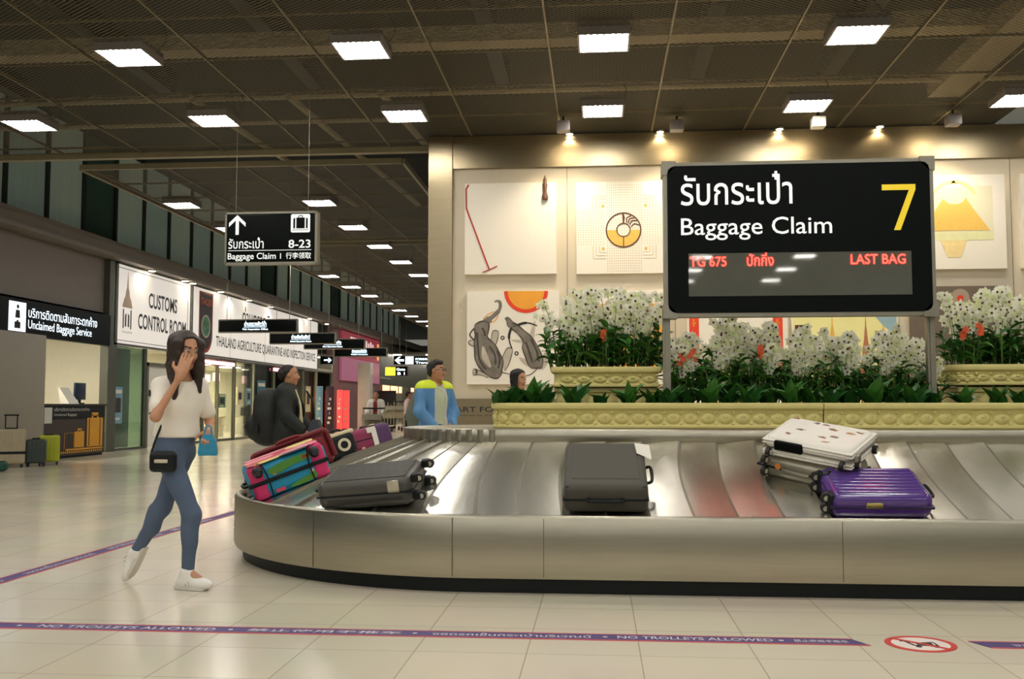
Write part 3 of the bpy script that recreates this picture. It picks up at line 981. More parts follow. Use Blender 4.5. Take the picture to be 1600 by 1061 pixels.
for x0, x1, y, th, en, l in BL:
    t = hanging('blade_sign', l, x0, x1, y, 3.37, 3.76, 7.92, .14)
    mb = MB()
    put_text(mb, th, frame((1.15, -.074, .19), *FRONT), w=.68, h=.15, bold=.02, centre=True)
    mb.bb(.8, 1.5, -.075, -.073, .155, .165)
    put_text(mb, en, frame((1.15, -.074, .05), *FRONT), w=.78, h=.075, bold=.01, centre=True)
    mb.build('lettering', M_bluewhite, t)
    t['group'] = 'black blade signs above the shopfront'
t = hanging('blade_sign', 'small dark sign with a white arrow at the end of the shopfront', -12.3, -11.7, 43.4, 3.0, 3.38, 4.9, .1)
mb = MB()
F = frame((0, -.056, .19), *FRONT)
mb.prism([(.18, -.03), (.42, -.03), (.36, -.1), (.42, -.1), (.52, 0), (.42, .1), (.36, .1), (.42, .03), (.18, .03)], .003, 0, F)
mb.build('arrow', M_bluewhite, t)
t = hanging('direction_sign', 'dark hanging sign with left arrow far down the hall', -10.1, -7.2, 48.8, 3.2, 3.65, 7.92, .14)
mb = MB()
F = frame((0, -.075, .22), *FRONT)
mb.prism([(.06, 0), (.26, .17), (.36, .17), (.22, .05), (.52, .05), (.52, -.05), (.22, -.05), (.36, -.17), (.26, -.17)], .003, 0, F)
mb.prism([(.6, -.19), (1.0, -.19), (1.0, .19), (.6, .19)], .003, 0, F)
put_text(mb, 'ทางออก ด่านตรวจ', frame((1.1, -.076, .22), *FRONT), w=1.6, h=.16, bold=.02)
put_text(mb, 'Transit Exit', frame((1.1, -.076, .05), *FRONT), w=1.3, h=.11, bold=.02)
mb.build('lettering', M_bluewhite, t)
t = hanging('direction_sign', 'small dark and yellow sign below the left arrow sign', -11.7, -10.7, 55.6, 2.85, 3.4, 7.92, .14)
lab(MB().bb(-.28, .3, -.09, -.07, .03, .5).build('yellow_panel', mat('lit_yellow', srgb(240, 225, 40), .5, emit=(.9, .8, .05), es=.9), t), 'yellow arrow panel')
mb = MB()
put_text(mb, 'Gate', frame((.36, -.076, .3), *FRONT), w=.5, h=.15, bold=.02)
put_text(mb, 'B 1', frame((.42, -.076, .06), *FRONT), w=.42, h=.16, bold=.02)
mb.build('lettering', M_bluewhite, t)

# ================================================================== FLOOR MARKINGS
M_tape = mat('purple_tape', srgb(68, 52, 112), .5, var=.08)
M_tapered = mat('tape_red', srgb(190, 70, 80), .5)
M_tapetext = mat('tape_text', srgb(205, 200, 205), .5)
FL = lambda x, y, z=.0035: frame((x, y, z), (1, 0, 0), (0, 1, 0))
TY = 5.07


def tape_x(name, label, x0, x1, cut0, cut1):
    t = thing(name, label, 'floor tape', (0, TY, 0))
    MB().prism([(x0, -.062), (x1 + cut1, -.062), (x1, .062), (x0 - cut0, .062)], .0022, 0).build('band', M_tape, t)
    mb = MB()
    for s in (-1, 1):
        mb.bb(x0 - (cut0 if s > 0 else 0), x1 + (0 if s > 0 else cut1), s * .062 - .007, s * .062 + .007, 0, .0027)
    mb.build('red_edge', M_tapered, t)
    return t


t = tape_x('floor_tape', 'purple no-trolleys floor tape across the foreground', -4.2, 1.24, 0, .06)
mb = MB()
for x, w, s in ((-4.1, .95, 'จอดรถเข็นกระเป๋าบริเวณนี้'), (-2.92, .95, 'NO TROLLEYS ALLOWED'), (-1.80, .80, '禁止使用手推车'), (-.84, .80, 'จอดรถเข็นกระเป๋าบริเวณนี้'), (.09, .76, 'NO TROLLEYS ALLOWED')):
    put_text(mb, s, FL(x, -.03), w=w, h=.058, bold=.015)
put_text(mb, '禁止使用手推车', FL(.95, -.03), w=.26, h=.055, bold=.015)
for x in (-3.03, -1.89, -.93, 0.03, .89):
    mb.prism(disc(.013, 10, x, 0), .0034, 0)
mb.build('lettering', M_tapetext, t)
t = tape_x('floor_tape', 'short purple floor tape at the right beside the round no-trolley mark', 1.86, 4.5, .06, 0)
mb = MB()
put_text(mb, 'จอดรถเข็นกระเป๋าบริเวณนี้', FL(1.98, -.03), w=.82, h=.058, bold=.015)
put_text(mb, 'NO TROLLEYS ALLOWED', FL(2.92, -.03), w=.8, h=.058, bold=.015)
mb.build('lettering', M_tapetext, t)
t = thing('floor_tape', 'purple floor tape running away beside the carousel end', 'floor tape', (-3.93, 0, 0))
MB().bb(-.06, .06, TY + .07, 11.5, 0, .0022).build('band', M_tape, t)
mb = MB()
for s in (-1, 1):
    mb.bb(s * .06 - .007, s * .06 + .007, TY + .07, 11.5, 0, .0027)
mb.build('red_edge', M_tapered, t)
mb = MB()
for y, s in ((5.4, 'NO TROLLEYS ALLOWED'), (6.6, 'จอดรถเข็นกระเป๋าบริเวณนี้'), (7.8, 'NO TROLLEYS ALLOWED'), (9.0, '禁止使用手推车')):
    put_text(mb, s, frame((.03, y, .0035), (0, 1, 0), (-1, 0, 0)), w=.95, h=.055, bold=.015)
mb.build('lettering', M_tapetext, t)
t = thing('floor_mark', 'round red and white no-trolley mark on the floor', 'floor mark', (1.55, 5.06, 0))
MB().prism(disc(.15, 36), .0015).build('white_disc', mat('mark_white', srgb(225, 215, 205), .5), t)
mb = MB()
ring(mb, .135, .165, .0025)
stroke(mb, [(-.11, .11), (.11, -.11)], .022, .004)
mb.build('red_ring', mat('mark_red', srgb(200, 58, 50), .5), t)
mb = MB()
stroke(mb, [(-.085, .05), (-.06, .05), (-.04, -.035), (.075, -.035)], .014, .003)
stroke(mb, [(.07, -.03), (.07, .035), (-.02, .01)], .010, .003)
for x in (-.025, .06):
    mb.prism(disc(.015, 10, x, -.06), .003)
mb.prism([(-.02, -.02), (.055, -.02), (.055, .02), (-.02, .02)], .003)
mb.build('trolley_glyph', M_ink, t)

# ================================================================== CAROUSEL
CX0, CX1, CY = -.75, 6.6, 8.35
RO, RI = 2.2, .85
BZ0, BZ1, BR0, BR1 = .40, .87, 2.14, .84


def stadium(step=.12):
    """unit description of the loop: list of (centre x, direction) anticlockwise from front right"""
    pts = []
    n = 48
    m = int((CX1 - CX0) / .25)
    for i in range(m):
        pts.append((CX1 + (CX0 - CX1) * i / m, -pi / 2))
    for i in range(n):
        pts.append((CX0, -pi / 2 - pi * i / n))
    for i in range(m):
        pts.append((CX0 + (CX1 - CX0) * i / m, pi / 2))
    for i in range(n):
        pts.append((CX1, pi / 2 - pi * i / n))
    return pts


ST = stadium()


def sweep(mb, prof, mi=0, wob=None):
    """profile [(r,z)] carried round the loop"""
    loops = []
    for i, (c, a) in enumerate(ST):
        loops.append([(c + (r + (wob(i, a, z) if wob else 0)) * cos(a), CY + (r + (wob(i, a, z) if wob else 0)) * sin(a), z) for r, z in prof])
    loops.append(loops[0])
    n = len(prof)
    vs = [p for l in loops for p in l]
    fs = []
    for i in range(len(loops) - 1):
        for k in range(n - 1):
            fs.append((i * n + k, (i + 1) * n + k, (i + 1) * n + k + 1, i * n + k + 1)[::-1])
    return mb.add(vs, fs, mi, None, True)


car = thing('baggage_carousel', 'long stainless steel baggage carousel with sloping slat belt', 'carousel', (0, 0, 0))
mb = MB()
sweep(mb, [(2.12, .095), (2.195, .095), (2.20, .105), (2.20, .462), (2.193, .475), (2.178, .482), (2.160, .478), (2.150, .465), (2.150, .36)], wob=lambda i, a, z: .0045 * sin(i * .9) * sin(i * .37 + 1) * min(1, max(0, (z - .1) * 8)) * max(0, min(1, (.47 - z) * 8)))
mb.build('rim_panel', M_rim, car, sharp=60)
mb = MB()
for x in (-.90, -.335, 1.45, 3.2):
    mb.bb(x - .002, x + .002, CY - 2.2025, CY - 2.19, .105, .462)
for a in (-2.1, -2.8):
    M = MX.Translation((CX0, CY, 0)) @ MX.Rotation(a, 4, 'Z')
    mb.bb(2.195, 2.2025, -.002, .002, .105, .462, 0, M)
mb.build('panel_seams', mat('seam_dark', srgb(110, 104, 88), .5, metal=.8), car)
mb = MB()
sweep(mb, [(2.08, .0), (2.135, .0), (2.135, .125), (2.08, .125)])
mb.build('skirt', M_black, car)
mb = MB()
sweep(mb, [(.84, .80), (.862, .875), (.866, .885), (.866, .965), (.858, .977), (.845, .98), (.0, .98)],
      wob=lambda i, a, z: .0)
for i in range(30):      # scalloped plates round the inner bend
    a = -pi / 2 - pi * (i + .5) / 30
    M = MX.Translation((CX0, CY, 0)) @ MX.Rotation(a, 4, 'Z')
    mb.tube([(.826, 0, .886), (.826, 0, .972)], .046, 12, 0, M)
mb.build('inner_rim', M_rim, car, sharp=60)
mb = MB()
sweep(mb, [(.80, .60), (.845, .60), (.845, .84), (.80, .84)])
mb.build('inner_skirt', M_black, car)
# slat belt: overlapping curved plates round the loop
mb = MB()
tot_s = CX1 - CX0
seq = []
PITCH = .27
n_str = int(tot_s / PITCH)
for i in range(n_str):
    seq.append(('f', CX1 - tot_s * i / n_str, CX1 - tot_s * (i + 1) / n_str))
n_arc = 18
for i in range(n_arc):
    seq.append(('l', -pi / 2 - pi * i / n_arc, -pi / 2 - pi * (i + 1) / n_arc))
for i in range(n_str):
    seq.append(('b', CX0 + tot_s * i / n_str, CX0 + tot_s * (i + 1) / n_str))
for i in range(n_arc):
    seq.append(('r', pi / 2 - pi * i / n_arc, pi / 2 - pi * (i + 1) / n_arc))
rnd = random.Random(3)
for kind, a, b in seq:
    NT, NS = 8, 5
    S_ = (0, .05, .3, .55, .8, 1.0)
    mk = rnd.choice((0, 0, 1, 2))
    vs, fs = [], []
    tilt = rnd.uniform(-.016, .016)
    for j in range(NT + 1):
        t_ = j / NT
        r = BR0 + (BR1 - BR0) * t_
        zz = BZ0 + (BZ1 - BZ0) * t_ + .012 * sin(pi * t_)
        for i in range(NS + 1):
            s_ = S_[i]
            q = s_ * 1.22 - .0 + .20 * sin(pi * t_) * 0.9
            u = a + (b - a) * q
            h = .026 * (1 - s_) + .004 + tilt * (s_ - .5) * 2 + .004 * sin(pi * s_)
            if kind == 'f':
                p = (u, CY - r, zz + h)
            elif kind == 'b':
                p = (u, CY + r, zz + h)
            else:
                p = ((CX0 if kind == 'l' else CX1) + r * cos(u), CY + r * sin(u), zz + h)
            vs.append(p)
    for j in range(NT):
        for i in range(NS):
            k = j * (NS + 1) + i
            fs.append((k, k + 1, k + NS + 2, k + NS + 1))
    # front lip of the plate
    o = len(vs)
    for j in range(NT + 1):
        p = vs[j * (NS + 1)]
        vs.append((p[0], p[1], p[2] - .030))
    for j in range(NT):
        fs.append((j * (NS + 1), (j + 1) * (NS + 1), o + j + 1, o + j))
    base_ = len(mb.f)
    mb.add(vs, fs, mk, None, True)
    for q_ in range(NT):
        mb.m[base_ + q_ * NS] = 3
    for q_ in range(NT):
        mb.m[base_ + NT * NS + q_] = 3
mb.build('slat_belt', [M_belt, M_belt2, M_belt3, M_beltlip], car, sharp=50)
mb = MB()
sweep(mb, [(2.14, .30), (2.14, .385), (.86, .845), (.84, .78)])
mb.build('belt_bed', M_dark, car)


def belt_z(x, y):
    if x < CX0:
        r = hypot(x - CX0, y - CY)
    else:
        r = abs(y - CY)
    return BZ0 + (BZ1 - BZ0) * (BR0 - r) / (BR0 - BR1) + .012 * sin(pi * max(0, min(1, (BR0 - r) / (BR0 - BR1)))) + .02


def on_belt(x, y, heading, lift=0.0, flatten=1.0, roll=0.0):
    """resting frame on the sloping belt; local x turned by heading (degrees from world +X)"""
    e = .05
    gx = (belt_z(x + e, y) - belt_z(x - e, y)) / (2 * e) * flatten
    gy = (belt_z(x, y + e) - belt_z(x, y - e)) / (2 * e) * flatten
    n = V((-gx, -gy, 1)).normalized()
    h = V((cos(R_(heading)), sin(R_(heading)), 0))
    xx = (h - n * h.dot(n)).normalized()
    M = frame((x, y, belt_z(x, y) + lift), xx, n.cross(xx))
    return M @ MX.Rotation(R_(roll), 4, 'X') if roll else M


# ================================================================== PLANTERS
M_planter = mat('pale_yellow_stone', srgb(212, 200, 128), .6, var=.08, scale=9, bump=.1)
M_soil = mat('soil', srgb(40, 30, 22), .9, bump=.5)


def rrect(x0, x1, y0, y1, rl, rr, d, z, n=6, fl=1, fr=1):
    """outline with rounded left (rl) and right (rr) ends, inset by d"""
    x0, x1, y0, y1 = x0 + d * fl, x1 - d * fr, y0 + d, y1 - d
    rl, rr = max(rl - d, .004), max(rr - d, .004)
    pts = []
    for cx_, cy_, r, a in ((x0 + rl, y0 + rl, rl, pi), (x1 - rr, y0 + rr, rr, -pi / 2), (x1 - rr, y1 - rr, rr, 0), (x0 + rl, y1 - rl, rl, pi / 2)):
        for i in range(n + 1):
            b = a + (pi / 2) * i / n
            pts.append((cx_ + r * cos(b), cy_ + r * sin(b), z))
    return pts


def planter(label, x0, x1, y0, y1, z0, h, rl=.05, rr=.05, boss=.13, fl=1, fr=1):
    t = thing('planter', label, 'planter', ((x0 + x1) / 2, y0, z0))
    ox, oy = (x0 + x1) / 2, y0
    X0, X1, Y1 = x0 - ox, x1 - ox, y1 - oy
    prof = [(.03, 0), (.012, .004), (.012, .020), (.025, .03), (.028, .05), (.028, h - .062), (.018, h - .05), (.002, h - .044), (0, h - .036), (0, h - .006), (.006, h), (.035, h), (.04, h - .008), (.04, h - .05)]
    mb = MB()
    loops = [rrect(X0, X1, 0, Y1, rl, rr, d, z, 6, fl, fr) for d, z in prof]
    mb.loft(loops)
    mb.build('body', M_planter, t, sharp=50)
    mb = MB()
    pitch = boss
    n = max(1, int((X1 - X0 - rl - rr - .02) / pitch))
    pos = []
    for i in range(n):
        x = X0 + rl + (X1 - X0 - rl - rr) * (i + .5) / n
        pos.append((x, .028, 0))
    if rl > .1:
        for a in (-18, -45, -72):
            pos.append((X0 + rl - (rl - .028) * sin(R_(-a)), rl - (rl - .028) * cos(R_(-a)), R_(a)))
        k = int((Y1 - 2 * rl) / pitch)
        for i in range(k):
            pos.append((X0 + .028, rl + (Y1 - 2 * rl) * (i + .5) / k, R_(-90)))
    bh = h - .10
    zc = .032 + bh / 2
    for x, y, a in pos:
        M = MX.Translation((x, y, 0)) @ MX.Rotation(a, 4, 'Z')
        mb.ball((0, 0, zc - .006), (pitch * .43, .020, bh * .46), 0, M, 12, 6)
        mb.ball((0, -.014, zc + bh * .12), (pitch * .16, .012, bh * .18), 0, M, 8, 4)
        mb.ball((pitch / 2 * .98 - .004, 0, zc + bh * .42), (.016, .016, .014), 0, M, 8, 4)
        mb.ball((pitch / 2 * .98 - .004, 0, zc - bh * .46), (.016, .014, .014), 0, M, 8, 4)
    mb.build('lotus_relief', M_planter, t)
    mb = MB()
    mb.loft([rrect(X0, X1, 0, Y1, rl, rr, .038, h - .045)] * 2, cap1=True)
    mb.build('soil', M_soil, t)
    return t


planter('long pale yellow planter with rounded left end on the carousel deck', -.86, 1.702, 7.72, 8.78, .98, .195, rl=.32, rr=.008, fr=.1)
planter('pale yellow planter continuing right of the seam on the carousel deck', 1.706, 4.6, 7.72, 8.78, .98, .195, rl=.008, rr=.03, fl=.1)
planter('raised pale yellow planter left of the display board', -.385, .515, 8.12, 8.76, 1.305, .165, rl=.07, rr=.03)
planter('raised pale yellow planter right of the display board', 2.80, 4.6, 8.12, 8.76, 1.315, .165, rl=.16)
for x0, x1, l in ((-.36, .49, 'pale yellow pedestal under the raised planter left of the display'), (2.86, 4.55, 'pale yellow pedestal under the raised planter right of the display')):
    t = thing('planter_pedestal', l, 'pedestal', ((x0 + x1) / 2, 8.16, 1.135))
    w = x1 - x0
    MB().loft([rrect(-w / 2, w / 2, .02, .56, .05, .03, d, z) for d, z in ((.02, -.02), (.02, .12), (.0, .13), (0, .165), (.02, .17))], cap1=True).build('body', M_planter, t)
    mb = MB()
    for i in range(int(w / .12)):
        mb.ball((-w / 2 + .08 + i * .12, .035, .05), (.05, .018, .06), 0, None, 10, 5)
    mb.build('lotus_relief', M_planter, t)

# ================================================================== PLANTS
M_leaf = mat('leaf_green', srgb(60, 116, 40), .38, var=.35, scale=8)
M_leaf2 = mat('leaf_deep_green', srgb(44, 94, 38), .34, var=.35, scale=8)
M_leafl = mat('leaf_light_green', srgb(74, 118, 40), .4, var=.3, scale=8)
M_stem = mat('stem_green', srgb(96, 120, 56), .5)
M_petal = mat('petal_white', srgb(250, 249, 230), .5, var=.05, scale=20)
M_petalg = mat('petal_greenish', srgb(232, 238, 184), .5, var=.08, scale=20)
for m_, tint in ((M_petal, (1, .99, .90)), (M_petalg, (.88, .92, .62))):   # thin petals let light through
    t_ = m_.node_tree
    tl_ = t_.nodes.new('ShaderNodeBsdfTranslucent')
    tl_.inputs['Color'].default_value = (*tint, 1)
    mx_ = t_.nodes.new('ShaderNodeMixShader')
    mx_.inputs[0].default_value = .5
    t_.links.new(t_.nodes['Principled BSDF'].outputs[0], mx_.inputs[1])
    t_.links.new(tl_.outputs[0], mx_.inputs[2])
    t_.links.new(mx_.outputs[0], t_.nodes['Material Output'].inputs['Surface'])
M_throat = mat('petal_throat', srgb(84, 24, 44), .5)


def leaf(mb, base, direc, length, width, droop, mi=0, fold=.25, n=6, twist=0.0):
    d = V(direc).normalized()
    side = d.cross(V((0, 0, 1)))
    if side.length < .05:
        side = V((1, 0, 0))
    side.normalize()
    side = MX.Rotation(twist, 3, d) @ side
    p = V(base)
    vs, fs = [], []
    for i in range(n + 1):
        t_ = i / n
        w = width * (sin(pi * min(1, (.08 + .92 * t_) ** .75)) if i < n else .02)
        up = side.cross(d).normalized()
        c = p.copy()
        vs += [c - side * w / 2 + up * w * fold, c, c + side * w / 2 + up * w * fold]
        d = (d + V((0, 0, -droop / n))).normalized()
        p = p + d * length / n
    for i in range(n):
        k = i * 3
        fs += [(k, k + 1, k + 4, k + 3), (k + 1, k + 2, k + 5, k + 4)]
    mb.add(vs, fs, mi, None, True)


def blossom(mb, c, facing, s, rr):
    f = V(facing).normalized()
    a = f.cross(V((0, 0, 1)))
    a = a.normalized() if a.length > .01 else V((1, 0, 0))
    b = a.cross(f)
    c = V(c)
    tw = rr.uniform(0, 1)
    for k in range(5):
        w = tw + 2 * pi * k / 5
        d = a * cos(w) + b * sin(w)
        e = a * -sin(w) + b * cos(w)
        wd = s * (.60 if k % 2 else .78)
        mi = 0 if rr.random() < .75 else 1
        mb.add([c, c + d * s * .55 + e * wd * .5 + f * s * .12, c + d * s + f * s * .02, c + d * s * .55 - e * wd * .5 + f * s * .12], [(0, 1, 2, 3)], mi, None, True)
    mb.ball(c + f * s * .16, (s * .21,) * 3, 2 if rr.random() < .75 else 1, None, 6, 4)


def make_orchid(seed, hl, hf, sprays=8, spread=.17, depth=.13, bloom=.046, nb=10):
    """orchid clump: leafy canes and arching sprays of white flowers"""
    rr = random.Random(seed)
    t = thing('orchid_plant', 'x', 'orchid')
    mb = MB()
    for i in range(15):
        x, y = rr.uniform(-spread, spread) * .8, rr.uniform(-depth, depth) * .8
        h = hl * rr.uniform(.6, 1.12)
        lean = V((rr.uniform(-.25, .25), rr.uniform(-.3, .2), 1))
        mb.tube([V((x, y, 0)), V((x, y, 0)) + lean * h * .5, V((x, y, 0)) + lean * h], .006, 5, 3)
        for q in range(6):
            z = h * (.25 + .15 * q)
            a = rr.uniform(0, 2 * pi)
            leaf(mb, V((x, y, 0)) + lean * z, (cos(a), sin(a) - .2, rr.uniform(.5, 1.3)), rr.uniform(.12, .19), rr.uniform(.036, .056), rr.uniform(.5, 1.5), rr.choice((0, 0, 1, 2)), twist=rr.uniform(-.6, .6))
    lab(mb.build('foliage', [M_leaf, M_leaf2, M_leafl, M_stem], t), 'dark green leafy canes')
    for i in range(sprays):
        mb = MB()
        x, y = rr.uniform(-spread, spread) * .7, rr.uniform(-depth, depth) * .7
        a = rr.uniform(0, 2 * pi)
        top = V((x + cos(a) * spread * rr.uniform(.4, 1.1), y + sin(a) * depth * rr.uniform(.3, 1) - .03, hf * rr.uniform(.68, 1.08)))
        pts = smooth_pts([(x, y, 0), (x + (top.x - x) * .25, y + (top.y - y) * .25, top.z * .55), (x + (top.x - x) * .7, y + (top.y - y) * .7, top.z * .92), tuple(top)], 5)
        mb.tube(pts, .0028, 4, 3)
        n = len(pts)
        lo = int(n * .42)
        for k in range(nb):
            p = V(pts[lo + int((n - 1 - lo) * k / (nb - 1))])
            b = rr.uniform(0, 2 * pi)
            off = V((cos(b), sin(b), rr.uniform(-.5, .7))) * rr.uniform(.015, .045)
            c = p + off
            fdir = V((off.x * 8 + rr.uniform(-.4, .4), -.8 + off.y * 6, rr.uniform(-.3, .5)))
            blossom(mb, c, fdir, bloom * rr.uniform(.75, 1.15), rr)
        mb.build('flower_spray', [M_petal, M_petalg, M_throat, M_stem], t)
    return t


def place_plants(protos, spots, label, group):
    for i, (x, y, z, s) in enumerate(spots):
        p = protos[i % len(protos)]
        if not p.get('used'):
            p['used'] = 1
            p.location = (x, y, z)
            p.scale = (s,) * 3
            p['label'] = label % ORD[i]
            o = p
        else:
            o = dup(p, (x, y, z), label % ORD[i], rz=0, scale=s)
        o.rotation_euler = (0, 0, (i * 1.1) % .8 - .4)
        o['group'] = group


rs = random.Random(11)
pa = [make_orchid(s, .33, .60) for s in (1, 2, 3)]
place_plants(pa, [(-.27 + .145 * i * .98, 8.34 + .14 * (i % 2), 1.43, rs.uniform(.92, 1.06)) for i in range(6)], 'white orchid plant in the raised planter left of the display, %s from left', 'orchids in the left raised planter')
pb = [make_orchid(s, .30, .60) for s in (4, 5, 6)]
place_plants(pb, [(2.95 + .17 * i, 8.34 + .14 * (i % 2), 1.435, rs.uniform(.92, 1.06)) for i in range(8)], 'white orchid plant in the raised planter right of the display, %s from left', 'orchids in the right raised planter')
pc = [make_orchid(s, .36, .66, sprays=8, bloom=.046) for s in (7, 8, 9, 10)]
place_plants(pc, [(.68 + .163 * i, 8.28 + .15 * (i % 2), 1.125, rs.uniform(.88, 1.08) * (.9 if i in (0, 12) else 1)) for i in range(13)], 'white orchid plant below the display board, %s from left', 'orchids below the display board')
# orange blooms and red ribbon flowers between them
for i, (x, y, z) in enumerate(((.05, 8.25, 1.72), (.68, 8.18, 1.52), (.76, 8.18, 1.55), (2.92, 8.22, 1.72), (3.05, 8.22, 1.75), (1.30, 8.15, 1.58))):
    mb = MB()
    rr = random.Random(i)
    mb.tube([(0, .02, -.30), (0, 0, 0)], .003, 4, 1)
    for k in range(3):
        c = V((rr.uniform(-.02, .02), rr.uniform(-.02, .02), -.02 + k * .03))
        for q in range(6):
            w = q * pi / 3
            mb.add([c, c + V((cos(w) * .02, -.012, sin(w) * .02)), c + V((cos(w + .5) * .034, -.004, sin(w + .5) * .034)), c + V((cos(w + 1) * .02, -.012, sin(w + 1) * .02))], [(0, 1, 2, 3)], 0, None, True)
    o = mb.build('orange_flower', [mat('orange_petal', srgb(226, 84, 34), .5), M_stem], None, (x, y, z))
    tag(o, 'small orange flower among the white orchids, %s from left of six' % ORD[(1, 2, 3, 5, 6, 4)[i] - 1], 'flower', 'orange flowers among the orchids')


def make_broadleaf(seed, n, h, w):
    rr = random.Random(seed)
    t = thing('broad_leaf_plant', 'x', 'plant')
    for i in range(n):
        mb = MB()
        a = -pi / 2 + (i - (n - 1) / 2) * 2 * pi / n * .9 + rr.uniform(-.3, .3)
        leaf(mb, (rr.uniform(-.015, .015), rr.uniform(-.01, .01), .0), (cos(a) * .55, sin(a) * .35, rr.uniform(.7, 1.4)), h * rr.uniform(.8, 1.15), w * rr.uniform(.8, 1.2), rr.uniform(.3, 1.1), 0, fold=.2, n=8, twist=rr.uniform(-.7, .7))
        mb.build('leaf', M_leaf if rr.random() < .6 else M_leaf2, t)
    return t


pd = [make_broadleaf(21, 8, .22, .12), make_broadleaf(22, 7, .19, .125), make_broadleaf(23, 9, .24, .125), make_broadleaf(24, 8, .21, .14)]
sp = [(-.76, 7.92, 1.13, .9), (-.64, 7.95, 1.13, 1.05), (-.53, 7.98, 1.13, 1.1), (-.43, 7.95, 1.13, 1.0), (-.19, 7.90, 1.13, 1.05), (.03, 7.92, 1.13, .8), (.25, 7.9, 1.13, .95), (.42, 7.93, 1.13, .85)]
sp += [(.56 + .155 * i, 7.90 + .05 * (i % 2), 1.13, rs.uniform(.85, 1.1)) for i in range(14)]
sp += [(2.80, 7.92, 1.13, .8), (3.05, 7.95, 1.13, .9), (3.22, 7.92, 1.13, .85), (3.38, 7.95, 1.13, .95)]
place_plants(pd, sp, 'broad-leaved green plant along the front of the long planters, %s from left', 'broad-leaved plants along the planter front')

# ================================================================== DISPLAY BOARD
SY = 8.0
t = thing('display_board', 'big black Baggage Claim 7 display board on steel posts', 'display board', (.530, SY, 1.853))
W, H = 2.085, 1.235
mb = MB()
pts = []
for cx_, cz_, a in ((.09, .09, pi), (W - .09, .09, 1.5 * pi), (W - .09, H - .09, 0), (.09, H - .09, .5 * pi)):
    for i in range(4):
        b = a + pi / 2 * i / 3
        pts.append((cx_ + .06 * cos(b), cz_ + .06 * sin(b)))
mb.prism(pts, .02, 0, frame((0, -.075, 0), *FRONT))
mb.build('face_panel', M_blackgloss, t)
MB().rbox((W / 2, .03, H / 2), (W - .02, .19, H - .02), .02, 2).build('case', M_alu, t)
mb = MB()
mb.bb(.05, W - .05, -.085, .05, 0, .035).bb(.05, W - .05, -.085, .05, H - .035, H)
mb.bb(0, .035, -.085, .05, .05, H - .05).bb(W - .035, W, -.085, .05, .05, H - .05)
mb.build('frame', M_alu, t)
for x in (0, W):
    for z in (0, H):
        sx, sz = (1 if x == 0 else -1), (1 if z == 0 else -1)
        poly = [(x - sx * .012, z - sz * .012), (x + sx * .10, z - sz * .012), (x + sx * .10, z + sz * .03), (x + sx * .03, z + sz * .10), (x - sx * .012, z + sz * .10)]
        if sx * sz < 0:
            poly = poly[::-1]
        MB().prism(poly, .16, 0, frame((0, .065, 0), *FRONT)).build('corner_cap', M_alu, t)
mb = MB()
put_text(mb, 'รับกระเป๋า', frame((.135, -.0955, .885), *FRONT), w=.87, h=.265, bold=.008)
put_text(mb, 'Baggage Claim', frame((.135, -.0955, .605), *FRONT), w=1.17, h=.18, bold=.005)
mb.build('lettering', M_sign_white, t)
mb = MB()
mb.prism([(0, .36), (.255, .36), (.255, .32), (.135, 0), (.085, 0), (.205, .315), (0, .315)], .003, 0, frame((1.69, -.0955, .665), *FRONT))
lab(mb.build('numeral', M_sign_yellow, t), 'yellow numeral 7')
mb = MB().bb(.19, 1.90, -.100, -.0945, .16, .50)
lab(mb.build('screen', mat('screen_glass', srgb(92, 93, 84), .03, coat=.6), t), 'dark grey LED window')
mb = MB()
put_text(mb, 'TG 675', frame((.20, -.103, .395), *FRONT), w=.285, h=.078, bold=.008)
mb.build('led_text', M_ledred, t)
mb = MB()
put_text(mb, 'ปักกิ่ง', frame((.645, -.103, .395), *FRONT), w=.205, h=.105, bold=.008)
mb.build('led_text', M_ledred, t)
mb = MB()
put_text(mb, 'LAST BAG', frame((1.44, -.103, .40), *FRONT), w=.415, h=.078, bold=.008)
mb.build('led_text', M_ledred, t)
for i, x in enumerate((.02, W - .02)):
    mb = MB()
    mb.bb(x - .03, x + .03, .0, .06, -.73, .02).bb(x - .012, x + .012, -.012, 0, -.73, 0)
    mb.build('post', M_alu, t)
    MB().bb(x - .07, x + .07, -.04, .1, -.735, -.72).build('post_foot', M_alu, t)
# ================================================================== PAINTINGS
PT = .09       # canvas depth


def painting(label, x0, x1, z0, z1, mcan=None):
    t = thing('painting', label, 'painting', (x0, WY - PT, z0), 0, 'square paintings on the art wall')
    MB().bb(0, x1 - x0, 0, PT - .004, 0, z1 - z0).build('canvas', mcan or M_canvas, t)
    return t


def pf(dz=0.0):
    return frame((0, -.001 - dz, 0), *FRONT)


M_redpaint = mat('red_paint', srgb(176, 36, 36), .6)
M_gold = mat('gold_paint', srgb(226, 180, 84), .5, var=.18, scale=14)
M_goldl = mat('pale_gold_paint', srgb(238, 214, 150), .6, var=.15, scale=14)
M_orange = mat('orange_paint', srgb(244, 164, 50), .6)
M_redor = mat('red_orange_paint', srgb(232, 66, 28), .6)
M_inkwash = mat('ink_wash', srgb(124, 116, 104), .7, var=.7, scale=6)
M_inkpale = mat('ink_pale', srgb(192, 182, 164), .7, var=.35, scale=5)
M_inkdark = mat('ink_dark_wash', srgb(74, 66, 58), .7, var=.4, scale=12)
M_wood = mat('dark_wood', srgb(84, 50, 26), .5)
S = 1.49
